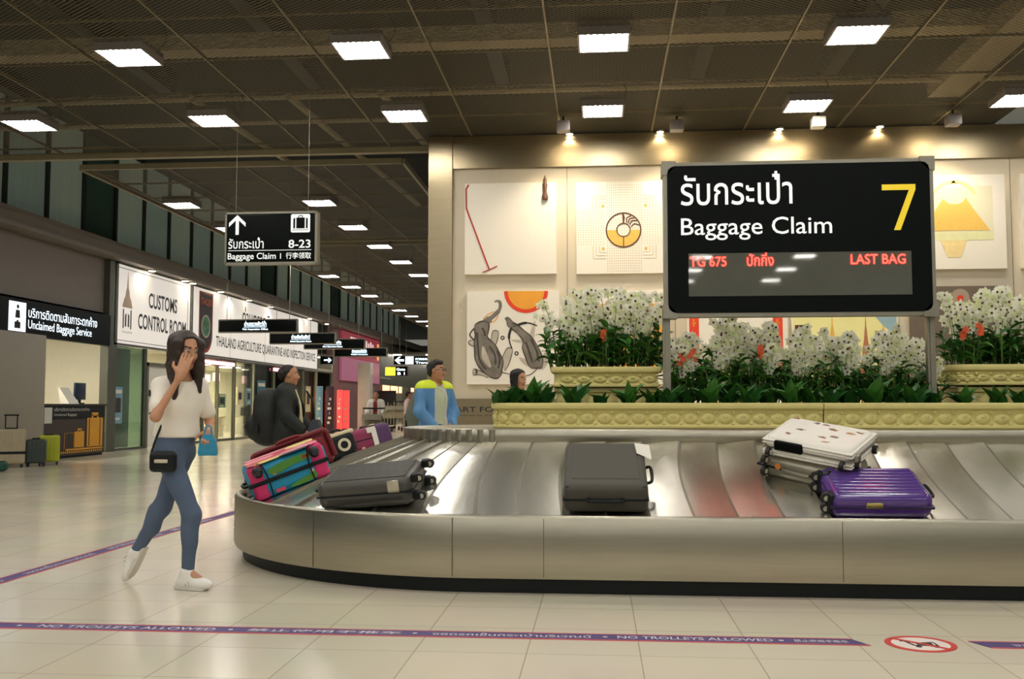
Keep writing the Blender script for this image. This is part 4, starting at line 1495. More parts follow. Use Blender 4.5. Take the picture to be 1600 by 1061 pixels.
# 1 red line and wooden figure
t = painting('white canvas with a bent red line and a small wooden figure', -2.14, -.65, 3.28, 4.77)
mb = MB()
stroke(mb, [(.06, 1.47), (.02, 1.40), (.025, 1.08), (.40, .08)], .022, .012, 0, pf())
stroke(mb, [(.29, .03), (.40, .07), (.53, .13)], .014, .012, 0, pf())
mb.build('red_line', M_redpaint, t)
mb = MB()
mb.tube([(1.31, -.03, 1.20), (1.31, -.03, 1.24), (1.31, -.03, 1.30), (1.31, -.03, 1.34), (1.31, -.03, 1.45), (1.31, -.03, 1.47), (1.31, -.03, 1.52), (1.31, -.03, 1.6)], [.05, .052, .035, .028, .038, .025, .03, .004], 10)
mb.build('wooden_figure', M_wood, t)
# 2 mandala ring
t = painting('white canvas with a gold ring and a cross of dotted lines', -.33, 1.16, 3.27, 4.76)
mb = MB()
for i in range(17):
    for j in range(36):
        mb.bb(.50 + i * .0335 - .005, .50 + i * .0335 + .005, -.003, -.001, .03 + j * .041, .045 + j * .041)
for i in range(36):
    for j in range(15):
        x = .03 + i * .041
        if .48 < x < 1.05:
            continue
        mb.bb(x - .005, x + .005, -.003, -.001, .47 + j * .038, .482 + j * .038)
for cxx, czz in ((.43, .40), (1.11, .40), (.43, 1.09), (1.11, 1.09)):
    for q in (.06, .11, .16):
        sx, sz = (-1 if cxx < .7 else 1), (-1 if czz < .7 else 1)
        stroke(mb, [(cxx + sx * q, czz - sz * .05), (cxx + sx * q, czz + sz * q), (cxx - sx * .05, czz + sz * q)], .006, .003, 0, pf())
mb.build('dotted_cross', mat('dot_tan', srgb(188, 156, 114), .7), t)
mb = MB()
ring(mb, .11, .27, .004, 0, pf(), 40, .755, .70, pi, 2 * pi)
lab(mb.build('gold_half_ring', M_gold, t), 'gold lower half of the ring')
mb = MB()
ring(mb, .265, .285, .007, 0, pf(), 40, .755, .70)
ring(mb, .10, .115, .007, 0, pf(), 30, .755, .70)
stroke(mb, [(.755, .43), (.755, .60)], .014, .007, 0, pf())
stroke(mb, [(.755, .81), (.76, .9), (.745, .97)], [.02, .04, .02], .007, 0, pf())
for a in (20, 38, 52, 65):
    stroke(mb, smooth_pts([(.755 + .13 * cos(R_(a)), .70 + .13 * sin(R_(a))), (.755 + .2 * cos(R_(a + 9)), .70 + .2 * sin(R_(a + 9))), (.755 + .26 * cos(R_(a - 4)), .70 + .26 * sin(R_(a - 4)))], 4), .018, .006, 0, pf())
mb.build('ring_outline', M_wood, t)
for (a, b) in ((.43, .40), (1.11, .40), (.43, 1.09), (1.11, 1.09)):
    MB().prism(disc(.025, 12, a, b), .004, 0, pf()).build('corner_dot', M_gold, t)
# 3 elephant and bull
t = painting('white canvas with an ink elephant and bull under an orange sun', -2.10, -.61, 1.50, 3.0)
k_ = 1.49 / 845
P2 = lambda pts: [((x - 122) * k_, 1.5 - (y - 95) * k_) for x, y in pts]
mb = MB()
c = ((665 - 122) * k_, 1.5 - (95 - 95) * k_)
mb.prism(disc(.30, 24, c[0], c[1], pi, 2 * pi), .003, 0, pf())
lab(mb.build('sun', M_orange, t), 'orange half sun')
mb = MB()
ring(mb, .295, .355, .004, 0, pf(), 30, c[0], c[1], pi, 2 * pi)
mb.build('sun_rim', M_redor, t)
mb = MB()
body = [(195, 400), (240, 375), (290, 370), (325, 395), (318, 470), (312, 515), (345, 550), (385, 590), (420, 660), (455, 730), (445, 800), (435, 860), (400, 893), (340, 880), (290, 845), (235, 790), (200, 720), (195, 640), (190, 560), (200, 500), (188, 440)]
mb.prism(smooth_pts(P2(body), 4, True), .004, 0, pf())
leg1 = [(440, 720), (490, 620), (540, 625), (530, 690), (500, 780), (470, 820)]
leg2 = [(345, 540), (362, 460), (412, 465), (405, 530), (385, 590)]
leg3 = [(290, 845), (235, 820), (185, 805), (185, 858), (240, 858), (320, 885)]
leg4 = [(190, 600), (140, 575), (150, 545), (195, 540)]
for l in (leg1, leg2, leg3, leg4):
    mb.prism(smooth_pts(P2(l), 4, True), .003, 1, pf())
for o_, w_ in ((body, .022), (leg1, .012), (leg2, .012), (leg3, .012), (leg4, .012)):
    q_ = smooth_pts(P2(o_), 4)
    stroke(mb, q_, [w_ * (.5 + .6 * abs(sin(i_ * .35))) for i_ in range(len(q_))], .006, 3, pf())
for l_ in ([(215, 470), (225, 600), (240, 720), (300, 810)], [(400, 640), (425, 720), (410, 800)], [(260, 430), (285, 470), (290, 505)], [(330, 600), (380, 680), (385, 770)], [(200, 810), (215, 830), (205, 850)]):
    stroke(mb, smooth_pts(P2(l_), 4), .03, .005, 3, pf())
stroke(mb, smooth_pts(P2([(270, 600), (290, 700), (340, 790)]), 4), [.03, .05, .07, .09, .1, .09, .07, .05, .03], .005, 1, pf())
stroke(mb, smooth_pts(P2([(270, 400), (330, 350), (385, 305), (422, 260), (428, 205), (405, 182), (378, 192)]), 5), [.11] * 6 + [.07] * 8 + [.05] * 10 + [.03] * 7, .005, 0, pf())
stroke(mb, smooth_pts(P2([(195, 545), (150, 500), (165, 460), (195, 430)]), 4), .02, .004, 2, pf())
stroke(mb, smooth_pts(P2([(440, 835), (500, 850), (600, 870), (700, 860), (770, 800)]), 4), .012, .004, 2, pf())
mb.build('elephant', [M_inkwash, M_inkpale, M_ink, M_inkdark], t)
mb = MB()
bull = [(530, 400), (570, 395), (640, 450), (700, 500), (745, 560), (790, 640), (815, 720), (810, 790), (770, 800), (700, 790), (660, 700), (630, 610), (640, 560), (610, 510), (560, 460), (520, 440)]
mb.prism(smooth_pts(P2(bull), 4, True), .004, 0, pf())
for l in ([(700, 495), (735, 380), (750, 380), (745, 470), (735, 530)], [(810, 700), (870, 620), (880, 640), (860, 760), (810, 810)], [(600, 700), (680, 730), (740, 800), (700, 790), (640, 760)], [(630, 545), (540, 540), (540, 552), (630, 570)]):
    mb.prism(smooth_pts(P2(l), 3, True), .003, 1, pf())
head = [(470, 345), (500, 335), (545, 375), (580, 400), (545, 420), (505, 420), (490, 380)]
mb.prism(smooth_pts(P2(head), 3, True), .005, 0, pf())
stroke(mb, smooth_pts(P2([(580, 410), (640, 390), (700, 390), (765, 415)]), 5), [.04] * 8 + [.02] * 8, .004, 2, pf())
stroke(mb, smooth_pts(P2([(530, 430), (510, 500), (515, 560), (535, 620)]), 5), [.04] * 8 + [.02] * 8, .004, 2, pf())
for x, y in ((748, 322), (450, 522), (578, 665), (892, 585)):
    ring(mb, .018, .034, .005, 2, pf(), 16, (x - 122) * k_, 1.5 - (y - 95) * k_)
for o_, w_ in ((bull, .02), (head, .012)):
    q_ = smooth_pts(P2(o_), 4)
    stroke(mb, q_, [w_ * (.5 + .6 * abs(sin(i_ * .35))) for i_ in range(len(q_))], .006, 3, pf())
for l_ in ([(660, 560), (690, 640), (720, 740)], [(710, 540), (760, 640), (780, 740)]):
    stroke(mb, smooth_pts(P2(l_), 4), .035, .005, 3, pf())
mb.build('bull', [M_inkwash, M_inkpale, M_ink, M_inkdark], t)
mb = MB()
for l in ([(270, 350), (310, 310), (370, 280)], [(330, 385), (380, 365), (410, 320)]):
    stroke(mb, smooth_pts(P2(l), 4), .014, .003, 0, pf())
mb.build('orange_lines', M_orange, t)
# 4 gold block behind the left orchids
t = painting('canvas with gold blocks and a grey cloud behind the left orchids', -.33, 1.16, 1.50, 3.0)
mb = MB().bb(.19, 1.36, -.003, 0, .2, 1.28)
mb.build('gold_block', M_orange, t)
mb = MB().prism(smooth_pts([(.42, .95), (.42, 1.2), (.55, 1.37), (1.0, 1.37), (1.15, 1.3), (1.2, .9), (.8, .8)], 5, True), .004, 0, pf())
mb.build('grey_cloud', mat('grey_cloud_paint', srgb(176, 164, 140), .6), t)
# 5 red ribbons and gilded stupa
t = painting('white canvas with two red ribbons and a gilded spire below the display', 1.42, 2.98, 1.10, 2.60)
for i, x in enumerate((.10, 1.40)):
    mb = MB()
    b = .62 if i == 0 else .50
    mb.prism([(x - .07, 1.5), (x - .07, b), (x - .02, b + .06), (x + .03, b - .04), (x + .08, b + .05), (x + .08, 1.5)][::-1], .006, 0, pf())
    lab(mb.build('ribbon', M_redor, t), 'bright red ribbon')
    mb = MB()
    for z in (.8, 1.08, 1.36):
        stroke(mb, [(x - .03, z), (x + .04, z)], .02, .009, 0, pf())
        stroke(mb, [(x, z - .05), (x, z + .06)], .02, .009, 0, pf())
    mb.build('ribbon_mark', M_orange, t)


def spire(mb, x, z0, z1, w, mi=0, M=None, k=7):
    pts = []
    for i in range(k):
        f = i / k
        pts.append((x + w / 2 * (1 - f) ** 1.6, z0 + (z1 - z0) * f))
        pts.append((x + w / 2 * (1 - f) ** 1.6 * .82, z0 + (z1 - z0) * (f + .35 / k)))
    poly = pts + [(x, z1)] + [(2 * x - a, b) for a, b in pts[::-1]]
    mb.prism(poly, .005, mi, M)


mb = MB()
spire(mb, .75, .1, 1.5, 1.0, 0, pf())
spire(mb, .75, .1, 1.1, .6, 1, pf(.004))
mb.build('gilded_spire', [M_goldl, M_gold], t)
# 6 temple spires
t = painting('colourful canvas of temple spires below the right half of the display', 3.04, 4.66, 1.10, 2.60)
MB().bb(.02, 1.6, -.002, 0, .02, 1.48).build('sky_ground', mat('pale_yellow_sky', srgb(238, 230, 158), .6, var=.1, scale=2), t)
mb = MB().prism([(1.25, 1.48), (1.6, 1.48), (1.6, 1.15), (1.4, 1.3)][::-1], .003, 0, pf())
mb.build('blue_sky', mat('blue_paint', srgb(150, 180, 190), .6), t)
mb = MB()
spire(mb, .62, .3, 1.5, .5, 0, pf(.001))
spire(mb, 1.13, .3, 1.48, .34, 1, pf(.001))
spire(mb, 1.40, .3, 1.36, .5, 0, pf(.001))
mb.build('temple_spires', [M_gold, mat('rose_spire', srgb(176, 116, 80), .6, var=.3, scale=20)], t)
mb = MB()
mb.prism([(.05, 1.32), (.22, 1.32), (.22, 1.16), (.05, 1.16)][::-1], .003, 0, pf(.001))
stroke(mb, [(.06, 1.10), (.22, 1.08), (.40, 1.0)], .03, .003, 0, pf(.001))
mb.build('temple_roof', M_wood, t)
# 7 gold mountain
t = painting('white canvas with a gold mountain right of the display', 4.84, 6.33, 3.28, 4.76)
M_goldtex = mat('gold_stipple', srgb(232, 188, 92), .6, var=.25, scale=60)
MB().bb(.1, 1.3, -.002, 0, .45, 1.3).build('stippled_ground', mat('pale_stipple', srgb(226, 220, 190), .6, var=.12, scale=70), t)
mb = MB().prism([(.25, .60), (1.25, .60), (1.0, .95), (.9, 1.12), (.85, 1.05), (.78, 1.02), (.65, 1.02), (.55, 1.10), (.45, .95)], .004, 0, pf(.001))
lab(mb.build('gold_mountain', M_goldtex, t), 'gold mountain')
mb = MB()
ring(mb, .33, .38, .004, 0, pf(.001), 20, .72, 1.02, R_(25), R_(155))
mb.prism([(.67, 1.34), (.72, 1.40), (.77, 1.34)], .004, 0, pf(.001))
MB().bb(.1, 1.3, -.004, -.001, .45, .58).build('pale_water', mat('pale_green_paint', srgb(224, 222, 170), .6), t)
mb.prism([(.5, .45), (.9, .45), (.8, .18), (.6, .18)][::-1], .004, 0, pf())
mb.build('gold_arch', M_goldl, t)
# 8 dark canvas
t = painting('dark grey canvas with a small red dot behind the right orchids', 4.86, 6.34, 1.53, 3.01, mat('taupe_canvas', srgb(112, 98, 84), .7, var=.1))
MB().prism(disc(.14, 24, .75, 1.30), .003, 0, pf()).build('halo', mat('halo_paint', srgb(170, 150, 130), .6), t)
MB().prism(disc(.05, 16, .75, 1.29), .006, 0, pf()).build('red_dot', M_redor, t)
# 9, 10 at the right edge
t = painting('white canvas with a gold panel at the right edge, upper one', 6.56, 8.05, 3.28, 4.76)
MB().bb(.06, 1.4, -.003, 0, .1, 1.4).build('gold_panel', M_goldl, t)

# ================================================================== LUGGAGE
M_wheel = mat('wheel_black', srgb(24, 24, 24), .45)
M_wheelhub = mat('wheel_hub', srgb(196, 190, 170), .35, metal=.3)


def wheels(t, spots, axis='x', r=.028, hub=True):
    """castor wheels; each spot is a position, the wheel lies outside the shell"""
    for p in spots:
        mb = MB()
        ax = {'x': V((1, 0, 0)), 'y': V((0, 1, 0)), 'z': V((0, 0, 1))}[axis]
        p = V(p)
        mb.tube([p - ax * .016, p - ax * .012, p + ax * .012, p + ax * .016], [r * .75, r, r, r * .75], 14, 0)
        if hub:
            mb.tube([p - ax * .019, p + ax * .019], r * .55, 10, 1)
        w = mb.build('wheel', [M_wheel, M_wheelhub], t)


def hard_case(name, label, M, l, d, h, m, mtrim, ribs=None, rib_axis='x', group='suitcases on the carousel'):
    """hard shell case lying flat: l along x (wheels at -x end), d along y, h up; base at z=0"""
    t = thing(name, label, 'suitcase', group=group, M=M)
    mb = MB()
    mb.rbox((0, 0, h / 2), (l, d, h), min(.055, h * .38), 5)
    if ribs:
        for i in range(ribs):
            f = (i + .5) / ribs - .5
            if rib_axis == 'x':
                mb.rbox((0, f * d * .86, h - .002), (l * .86, d * .86 / ribs * .62, .016), .007, 2)
                mb.rbox((0, f * d * .86, .003), (l * .86, d * .86 / ribs * .62, .012), .005, 2)
            else:
                mb.rbox((f * l * .86, 0, h - .002), (l * .86 / ribs * .62, d * .86, .016), .007, 2)
    mb.build('shell', m, t, wn=True)
    mb = MB()
    e = .004
    mb.rbox((0, 0, h / 2), (l + 2 * e, d + 2 * e, .016), .006, 2)
    mb.build('zip_band', mtrim, t)
    return t


# black ribbed case at the bend
M_blackcase = mat('black_shell', srgb(70, 68, 62), .42, var=.15, scale=3)
t = hard_case('suitcase', 'black hard suitcase with silver corner lying near the carousel bend', on_belt(-1.50, 6.66, -2, lift=.0, flatten=.62), .64, .46, .19, M_blackcase, M_black, 12, 'x')
for s in (-1, 1):
    for z in (.05, .17):
        MB().rbox((.335, s * .17, z), (.05, .07, .055), .012, 2).build('wheel_housing', M_black, t)
wheels(t, [(.365, s * .17, z) for s in (-1, 1) for z in (.045, .165)], 'y', .03)
MB().tube(smooth_pts([(-.33, -.09, .105), (-.37, -.08, .105), (-.37, .08, .105), (-.33, .09, .105)], 4), .011, 8).build('handle', M_black, t)
MB().rbox((.20, -.233, .135), (.08, .012, .08), .02, 2).build('lock', mat('lock_silver', srgb(190, 186, 170), .3, metal=.9), t)
MB().rbox((.0, -.232, .06), (.5, .008, .02), .003, 1).build('trim_line', M_dark, t)

# dark soft case in the centre
M_soft = mat('charcoal_fabric', srgb(74, 71, 62), .75, var=.1, scale=60, bump=.2, bscale=220)
t = thing('suitcase', 'tall charcoal soft suitcase lying in the middle of the belt', 'suitcase', group='suitcases on the carousel', M=on_belt(.045, 6.66, 0))
MB().rbox((0, 0, .105), (.53, .72, .19), .045, 4).build('body', M_soft, t, wn=True)
MB().rbox((0, .02, .19), (.44, .56, .03), .014, 3).build('front_pocket', M_soft, t, wn=True)
mb = MB()
mb.rbox((0, 0, .105), (.538, .728, .014), .005, 2).rbox((0, 0, .185), (.50, .69, .008), .004, 2)
mb.build('piping', M_black, t)
wheels(t, [(s * .2, .375, .05) for s in (-1, 1)], 'x', .03)
for s in (-1, 1):
    MB().rbox((s * .235, .335, .04), (.07, .07, .085), .02, 2).build('wheel_housing', M_black, t)
MB().tube(smooth_pts([(-.1, -.36, .11), (-.1, -.39, .11), (.1, -.39, .11), (.1, -.36, .11)], 4), .011, 8).build('top_handle', M_black, t)
MB().tube(smooth_pts([(.265, -.12, .11), (.30, -.1, .12), (.30, .1, .12), (.265, .12, .11)], 4), .011, 8).build('side_handle', M_black, t)
MB().add([(.20, .3, .215), (.30, .3, .20), (.31, .12, .17), (.21, .12, .216)], [(0, 1, 2, 3)]).build('luggage_tag', M_white, t)

# purple ribbed case
M_purple = mat('purple_shell', srgb(82, 50, 132), .16, var=.08, coat=.5)
t = hard_case('suitcase', 'glossy purple ribbed suitcase lying at the right', on_belt(1.72, 6.50, 0), .61, .43, .165, M_purple, mat('purple_trim', srgb(40, 26, 66), .3), 8, 'x')
wheels(t, [(-.325, s * .15, z) for s in (-1, 1) for z in (.05, .12)], 'y', .032)
for s in (-1, 1):
    MB().rbox((-.295, s * .15, .085), (.05, .09, .14), .02, 2).build('wheel_housing', M_black, t)
MB().rbox((-.05, -.219, .1), (.10, .012, .035), .006, 2).build('lock', mat('lock_brass', srgb(186, 170, 110), .3, metal=.8), t)
MB().tube(smooth_pts([(.31, -.08, .095), (.34, -.07, .095), (.34, .07, .095), (.31, .08, .095)], 4), .010, 8).build('handle', M_black, t)

# silver case below the white one
M_silver = mat('silver_shell', srgb(160, 154, 136), .3, metal=.6)
t = hard_case('suitcase', 'silver grey ribbed suitcase underneath the white printed one', on_belt(1.44, 6.90, -42, flatten=.8), .60, .42, .15, M_silver, M_black, 6, 'x')
wheels(t, [(s * .23, -.235, z) for s in (-1, 1) for z in (.045, .125)], 'x', .032)
mb = MB().tube(smooth_pts([(-.09, -.212, .085), (-.08, -.24, .085), (.08, -.24, .085), (.09, -.212, .085)], 4), .010, 8)
mb.build('handle', M_alu, t)
MB().prism(disc(.022, 12), .006, 0, frame((-.14, -.213, .09), *FRONT)).build('sticker', mat('sticker_orange', srgb(210, 130, 60), .5), t)
base = t.matrix_world.copy()
# white printed case
M_whitecase = mat('white_shell', srgb(232, 228, 216), .35, var=.03)
t = hard_case('suitcase', 'white printed suitcase on top of the silver one', base @ MX.Translation((.03, .02, .158)) @ MX.Rotation(R_(6), 4, 'Z') @ MX.Rotation(R_(4), 4, 'X'), .60, .44, .155, M_whitecase, M_alu, None)
mb = MB()
for z in (.03, .05, .105, .125):
    mb.rbox((0, 0, z), (.612, .452, .010), .004, 1)
mb.build('shell_ribs', M_whitecase, t)
mb = MB()
rr = random.Random(5)
for i in range(11):
    x, y = rr.uniform(-.25, .25), rr.uniform(-.17, .17)
    for q in range(3):
        a = rr.uniform(0, 2 * pi)
        mb.prism([(x + rr.uniform(-.02, .02) + .012 * cos(b) * 1.6, y + .012 * sin(b) + rr.uniform(-.01, .01)) for b in np.linspace(0, 2 * pi, 7)[:-1]], .0015, rr.choice((0, 1, 2)), MX.Translation((0, 0, .155)))
mb.build('printed_pattern', [mat('print_rust', srgb(176, 110, 80), .5), mat('print_grey', srgb(110, 110, 108), .5), mat('print_sand', srgb(204, 170, 130), .5)], t)
MB().rbox((-.12, -.222, .10), (.20, .03, .07), .03, 3).build('carry_handle', M_blackgloss, t)
wheels(t, [(s * .25, -.245, .05) for s in (-1, 1)] + [(.315, s * .15, .04) for s in (-1, 1)], 'x', .03)
MB().rbox((.305, -.14, .06), (.05, .06, .10), .02, 2).build('wheel_housing', M_alu, t)

# multicoloured case at the left bend
M_pinkf = mat('fabric_pink', srgb(206, 44, 104), .6)
M_bluef = mat('fabric_blue', srgb(24, 140, 178), .6)
M_greenf = mat('fabric_green', srgb(76, 136, 48), .6)
M_redf = mat('fabric_red', srgb(206, 66, 84), .6)
M_yelf = mat('fabric_yellow', srgb(232, 206, 120), .6)
M_rosef = mat('fabric_rose', srgb(232, 150, 160), .6)
M_navyf = mat('fabric_navy', srgb(34, 30, 58), .6)
Lm, Dm, Hm = .60, .46, .26
t = thing('suitcase', 'multicoloured patchwork suitcase with pink wheel corners at the left bend', 'suitcase', group='suitcases on the carousel', M=on_belt(-2.33, 7.47, 24, flatten=.95))
MB().rbox((0, 0, Hm / 2), (Lm, Dm, Hm), .06, 5).build('body', M_bluef, t, wn=True)
M_patch = {'p': M_pinkf, 'g': M_greenf, 'r': M_redf, 'y': M_yelf, 's': M_rosef, 'n': M_navyf, 'b': M_bluef, 'w': M_white}


def patch(poly, key, M, nm='patch'):
    MB().prism(poly, .004, 0, M).build(nm, M_patch[key], t)


FF = frame((0, -Dm / 2 - .001, 0), *FRONT)
FT = frame((0, 0, Hm + .001), (1, 0, 0), (0, 1, 0))
patch(smooth_pts([(-.14, .20), (.0, .225), (.17, .225), (.17, .18), (.05, .175), (-.1, .15)], 3, True), 'g', FF)
patch(smooth_pts([(-.02, .02), (.17, .02), (.18, .07), (.1, .06), (.02, .045)], 3, True), 'g', FF)
patch([(.12, .19), (.18, .19), (.18, .215), (.12, .215)], 'r', FF)
patch([(-.13, .02), (-.06, .02), (-.06, .045), (-.13, .045)], 'r', FF)
patch(disc(.018, 10, -.10, .165), 'y', FF)
patch(disc(.014, 10, .16, .085), 'y', FF)
for i, (x0, x1, y0, y1, k) in enumerate(((-.26, -.02, -.22, -.13, 'y'), (-.02, .24, -.23, -.16, 'n'), (-.26, .0, -.12, -.03, 'r'), (.01, .26, -.15, -.05, 's'), (-.27, -.06, -.02, .08, 's'), (-.05, .26, -.04, .05, 'r'), (-.25, .05, .09, .15, 'r'), (.06, .26, .06, .2, 'y'), (-.25, .04, .16, .22, 's'), (-.10, .02, -.15, -.11, 'w'), (.1, .2, .0, .02, 'w'), (-.27, -.2, -.22, -.16, 'n'))):
    patch(smooth_pts([(x0, y0), ((x0 + x1) / 2, y0 - .012), (x1, y0 + .01), (x1 + .005, y1), ((x0 + x1) / 2, y1 + .01), (x0, y1)], 3, True), k, FT)
for s in (-1, 1):
    mb = MB().rbox((s * .225, -.195, Hm / 2 + .005), (.125, .085, Hm + .012), .045, 4)
    mb.build('corner_guard', M_pinkf, t, wn=True)
    mb = MB()
    mb.tube(smooth_pts([(s * .16, -.236, .01), (s * .155, -.242, Hm * .5), (s * .17, -.236, Hm - .02), (s * .20, -.22, Hm + .008)], 4), .006, 6)
    mb.build('piping', M_black, t)
    mb = MB()
    mb.ball((s * .215, -.242, Hm - .045), (.040, .035, .040), 0, None, 14, 8)
    mb.tube([(s * .215, -.255, Hm - .06), (s * .215, -.285, Hm - .055)], [.032, .02], 12, 0)
    mb.build('wheel', M_wheel, t)
MB().rbox((0, 0, Hm * .48), (Lm + .012, Dm + .03, .03), .006, 2).build('zip_band', M_black, t)
MB().tube(smooth_pts([(-.30, -.1, .12), (-.335, -.08, .12), (-.335, .08, .12), (-.30, .1, .12)], 4), .012, 8).build('handle', M_black, t)

# dark red bag behind it
M_darkred = mat('dark_red_fabric', srgb(128, 26, 34), .55, var=.12, scale=14)
t = thing('suitcase', 'dark red soft suitcase leaning behind the multicoloured one', 'suitcase', group='suitcases on the carousel', M=on_belt(-2.42, 7.98, 20, lift=.0))
MB().rbox((0, 0, .145), (.62, .36, .28), .07, 5).build('body', M_darkred, t, wn=True)
mb = MB()
lp = [(-.30, -.17, .235), (-.29, -.18, .275), (-.2, -.185, .285), (.2, -.185, .285), (.29, -.18, .275), (.305, -.17, .21), (.31, -.17, .06)]
mb.tube(smooth_pts(lp, 5), .022, 10)
mb.build('padded_edge', mat('dark_red_edge', srgb(112, 18, 26), .5), t)
MB().rbox((.05, -.19, .20), (.3, .02, .06), .01, 2).build('front_strap', M_darkred, t)
MB().tube(smooth_pts([(-.1, -.18, .27), (-.08, -.2, .31), (.08, -.2, .31), (.1, -.18, .27)], 4), .013, 8).build('handle', M_darkred, t)

# black bag with cream band
t = thing('travel_bag', 'black travel bag with a cream top band between the red and magenta bags', 'travel bag', group='suitcases on the carousel', M=on_belt(-2.16, 8.26, 28))
MB().rbox((0, 0, .11), (.30, .28, .21), .05, 4).build('body', M_black, t, wn=True)
MB().rbox((0, -.05, .205), (.32, .16, .04), .018, 3).build('top_band', mat('cream_canvas', srgb(214, 200, 160), .6), t)
mb = MB()
ring(mb, .032, .055, .006, 0, frame((.04, -.141, .11), *FRONT), 20)
lab(mb.build('badge', mat('cream_badge', srgb(210, 200, 170), .6), t), 'cream ring badge')
MB().tube(smooth_pts([(-.1, .05, .20), (-.08, .05, .25), (.08, .05, .25), (.1, .05, .20)], 4), .011, 8).build('handle', M_black, t)

# magenta bag
M_magenta = mat('magenta_fabric', srgb(136, 28, 74), .5, var=.12, scale=10)
t = thing('suitcase', 'magenta and purple suitcase with white tape and paper tags', 'suitcase', group='suitcases on the carousel', M=on_belt(-2.08, 8.72, 20, flatten=.9))
MB().rbox((-.02, 0, .115), (.50, .40, .22), .06, 5).build('body', M_magenta, t, wn=True)
MB().rbox((.19, 0, .115), (.17, .41, .23), .055, 4).build('end_panel', mat('plum_fabric', srgb(76, 36, 84), .5), t, wn=True)
mb = MB()
mb.rbox((.12, -.208, .115), (.045, .008, .16), .003, 1).rbox((.10, -.208, .185), (.08, .010, .05), .004, 1)
mb.rbox((.12, -.1, .228), (.045, .2, .008), .003, 1)
lab(mb.build('white_tape', M_white, t), 'strip of white tape')
for x, z, w in ((-.12, .09, .085), (-.2, .16, .075), (.0, .04, .03)):
    lab(MB().rbox((x, -.203, z), (w, .008, w), .003, 1).build('paper_tag', mat('paper_tag', srgb(226, 170, 150), .6), t), 'pale paper tag')
MB().tube(smooth_pts([(-.28, -.1, .14), (-.31, -.08, .14), (-.31, .08, .14), (-.28, .1, .14)], 4), .011, 8).build('handle', M_black, t)
mb = MB()
mb.rbox((-.02, 0, .115), (.506, .406, .012), .004, 1)
mb.build('zip_band', M_black, t)

# ---- upright cases by the partition
def upright(label, x, y, w, d, h, m, rz, handle=.0, strap=None, ribs=4):
    t = thing('suitcase', label, 'suitcase', (x, y, 0), rz, 'suitcases standing by the partition')
    mb = MB().rbox((0, 0, .06 + h / 2), (w, d, h), .05, 4)
    for i in range(ribs):
        f = (i + .5) / ribs - .5
        mb.rbox((f * w * .8, -d / 2, .06 + h / 2), (w * .8 / ribs * .5, .014, h * .86), .006, 2)
    mb.build('shell', m, t, wn=True)
    for a in (-1, 1):
        for b in (-1, 1):
            mb = MB().tube([(a * w * .38 - .015, b * d * .3, .03), (a * w * .38 + .015, b * d * .3, .03)], .03, 12)
            mb.bb(a * w * .38 - .022, a * w * .38 + .022, b * d * .3 - .02, b * d * .3 + .02, .035, .07)
            mb.build('wheel', M_wheel, t)
    MB().rbox((0, 0, .06 + h + .012), (w * .4, .03, .025), .01, 2).build('top_handle', M_black, t)
    if handle:
        mb = MB()
        for s in (-1, 1):
            mb.tube([(s * .1, d * .25, .06 + h - .02), (s * .1, d * .25, .06 + h + handle)], .011, 8)
        mb.rbox((0, d * .25, .06 + h + handle), (.26, .035, .03), .012, 2)
        mb.build('pull_handle', M_black, t)
    if strap:
        MB().rbox((0, 0, .06 + h * .33), (w + .012, d + .03, .05), .01, 2).build('luggage_strap', M_black, t)
    return t


upright('large beige suitcase with raised pull handle and black strap beside the partition', -11.05, 18.0, .52, .34, .66, mat('beige_shell', srgb(178, 164, 136), .45), .5, .26, True)
upright('dark grey green suitcase standing between the beige and lime ones', -10.72, 18.3, .36, .26, .46, mat('slate_shell', srgb(56, 68, 62), .4), .4)
upright('lime yellow suitcase at the corner of the partition', -10.78, 18.85, .40, .28, .52, mat('lime_shell', srgb(178, 184, 40), .45), .5)
t = thing('duffel_bag', 'dark green bag on the floor in front of the beige suitcase', 'bag', (-10.7, 16.85, 0), .4, None)
MB().rbox((0, 0, .09), (.55, .28, .18), .07, 4).build('body', mat('green_bag', srgb(22, 74, 56), .6), t)
MB().tube(smooth_pts([(-.12, 0, .17), (-.1, 0, .23), (.1, 0, .23), (.12, 0, .17)], 4), .012, 8).build('handle', M_black, t)

# ---- trolleys parked far away
M_trolley = mat('trolley_steel', srgb(176, 168, 150), .35, metal=.7)


def make_trolley(label, loc, rz, group=None):
    t = thing('luggage_trolley', label, 'trolley', loc, rz, group)
    mb = MB()
    for s in (-1, 1):
        mb.tube([(s * .28, -.45, .2), (s * .3, .40, .22), (s * .3, .46, 1.08)], .018, 8)
    for y in (-.4, -.15, .1, .35):
        mb.tube([(-.28, y, .2), (.28, y, .2)], .014, 6)
    for x in (-.18, -.06, .06, .18):
        mb.tube([(x, .42, .24), (x, .47, 1.0)], .009, 6)
    mb.build('frame', M_trolley, t)
    MB().tube([(-.31, .47, 1.09), (.31, .47, 1.09)], .022, 8).build('push_bar', M_black, t)
    mb = MB().rbox((0, .44, .62), (.54, .02, .3), .01, 2)
    mb.build('advert_plate', mat('trolley_plate', srgb(176, 166, 140), .5), t)
    MB().bb(-.27, .27, .22, .44, .78, .80).bb(-.27, .27, .22, .24, .8, .93).build('basket', M_trolley, t)
    for a in (-1, 1):
        for y in (-.38, .38):
            MB().tube([(a * .25 - .02, y, .07), (a * .25 + .02, y, .07)], .07, 12).build('wheel', M_wheel, t)
    return t


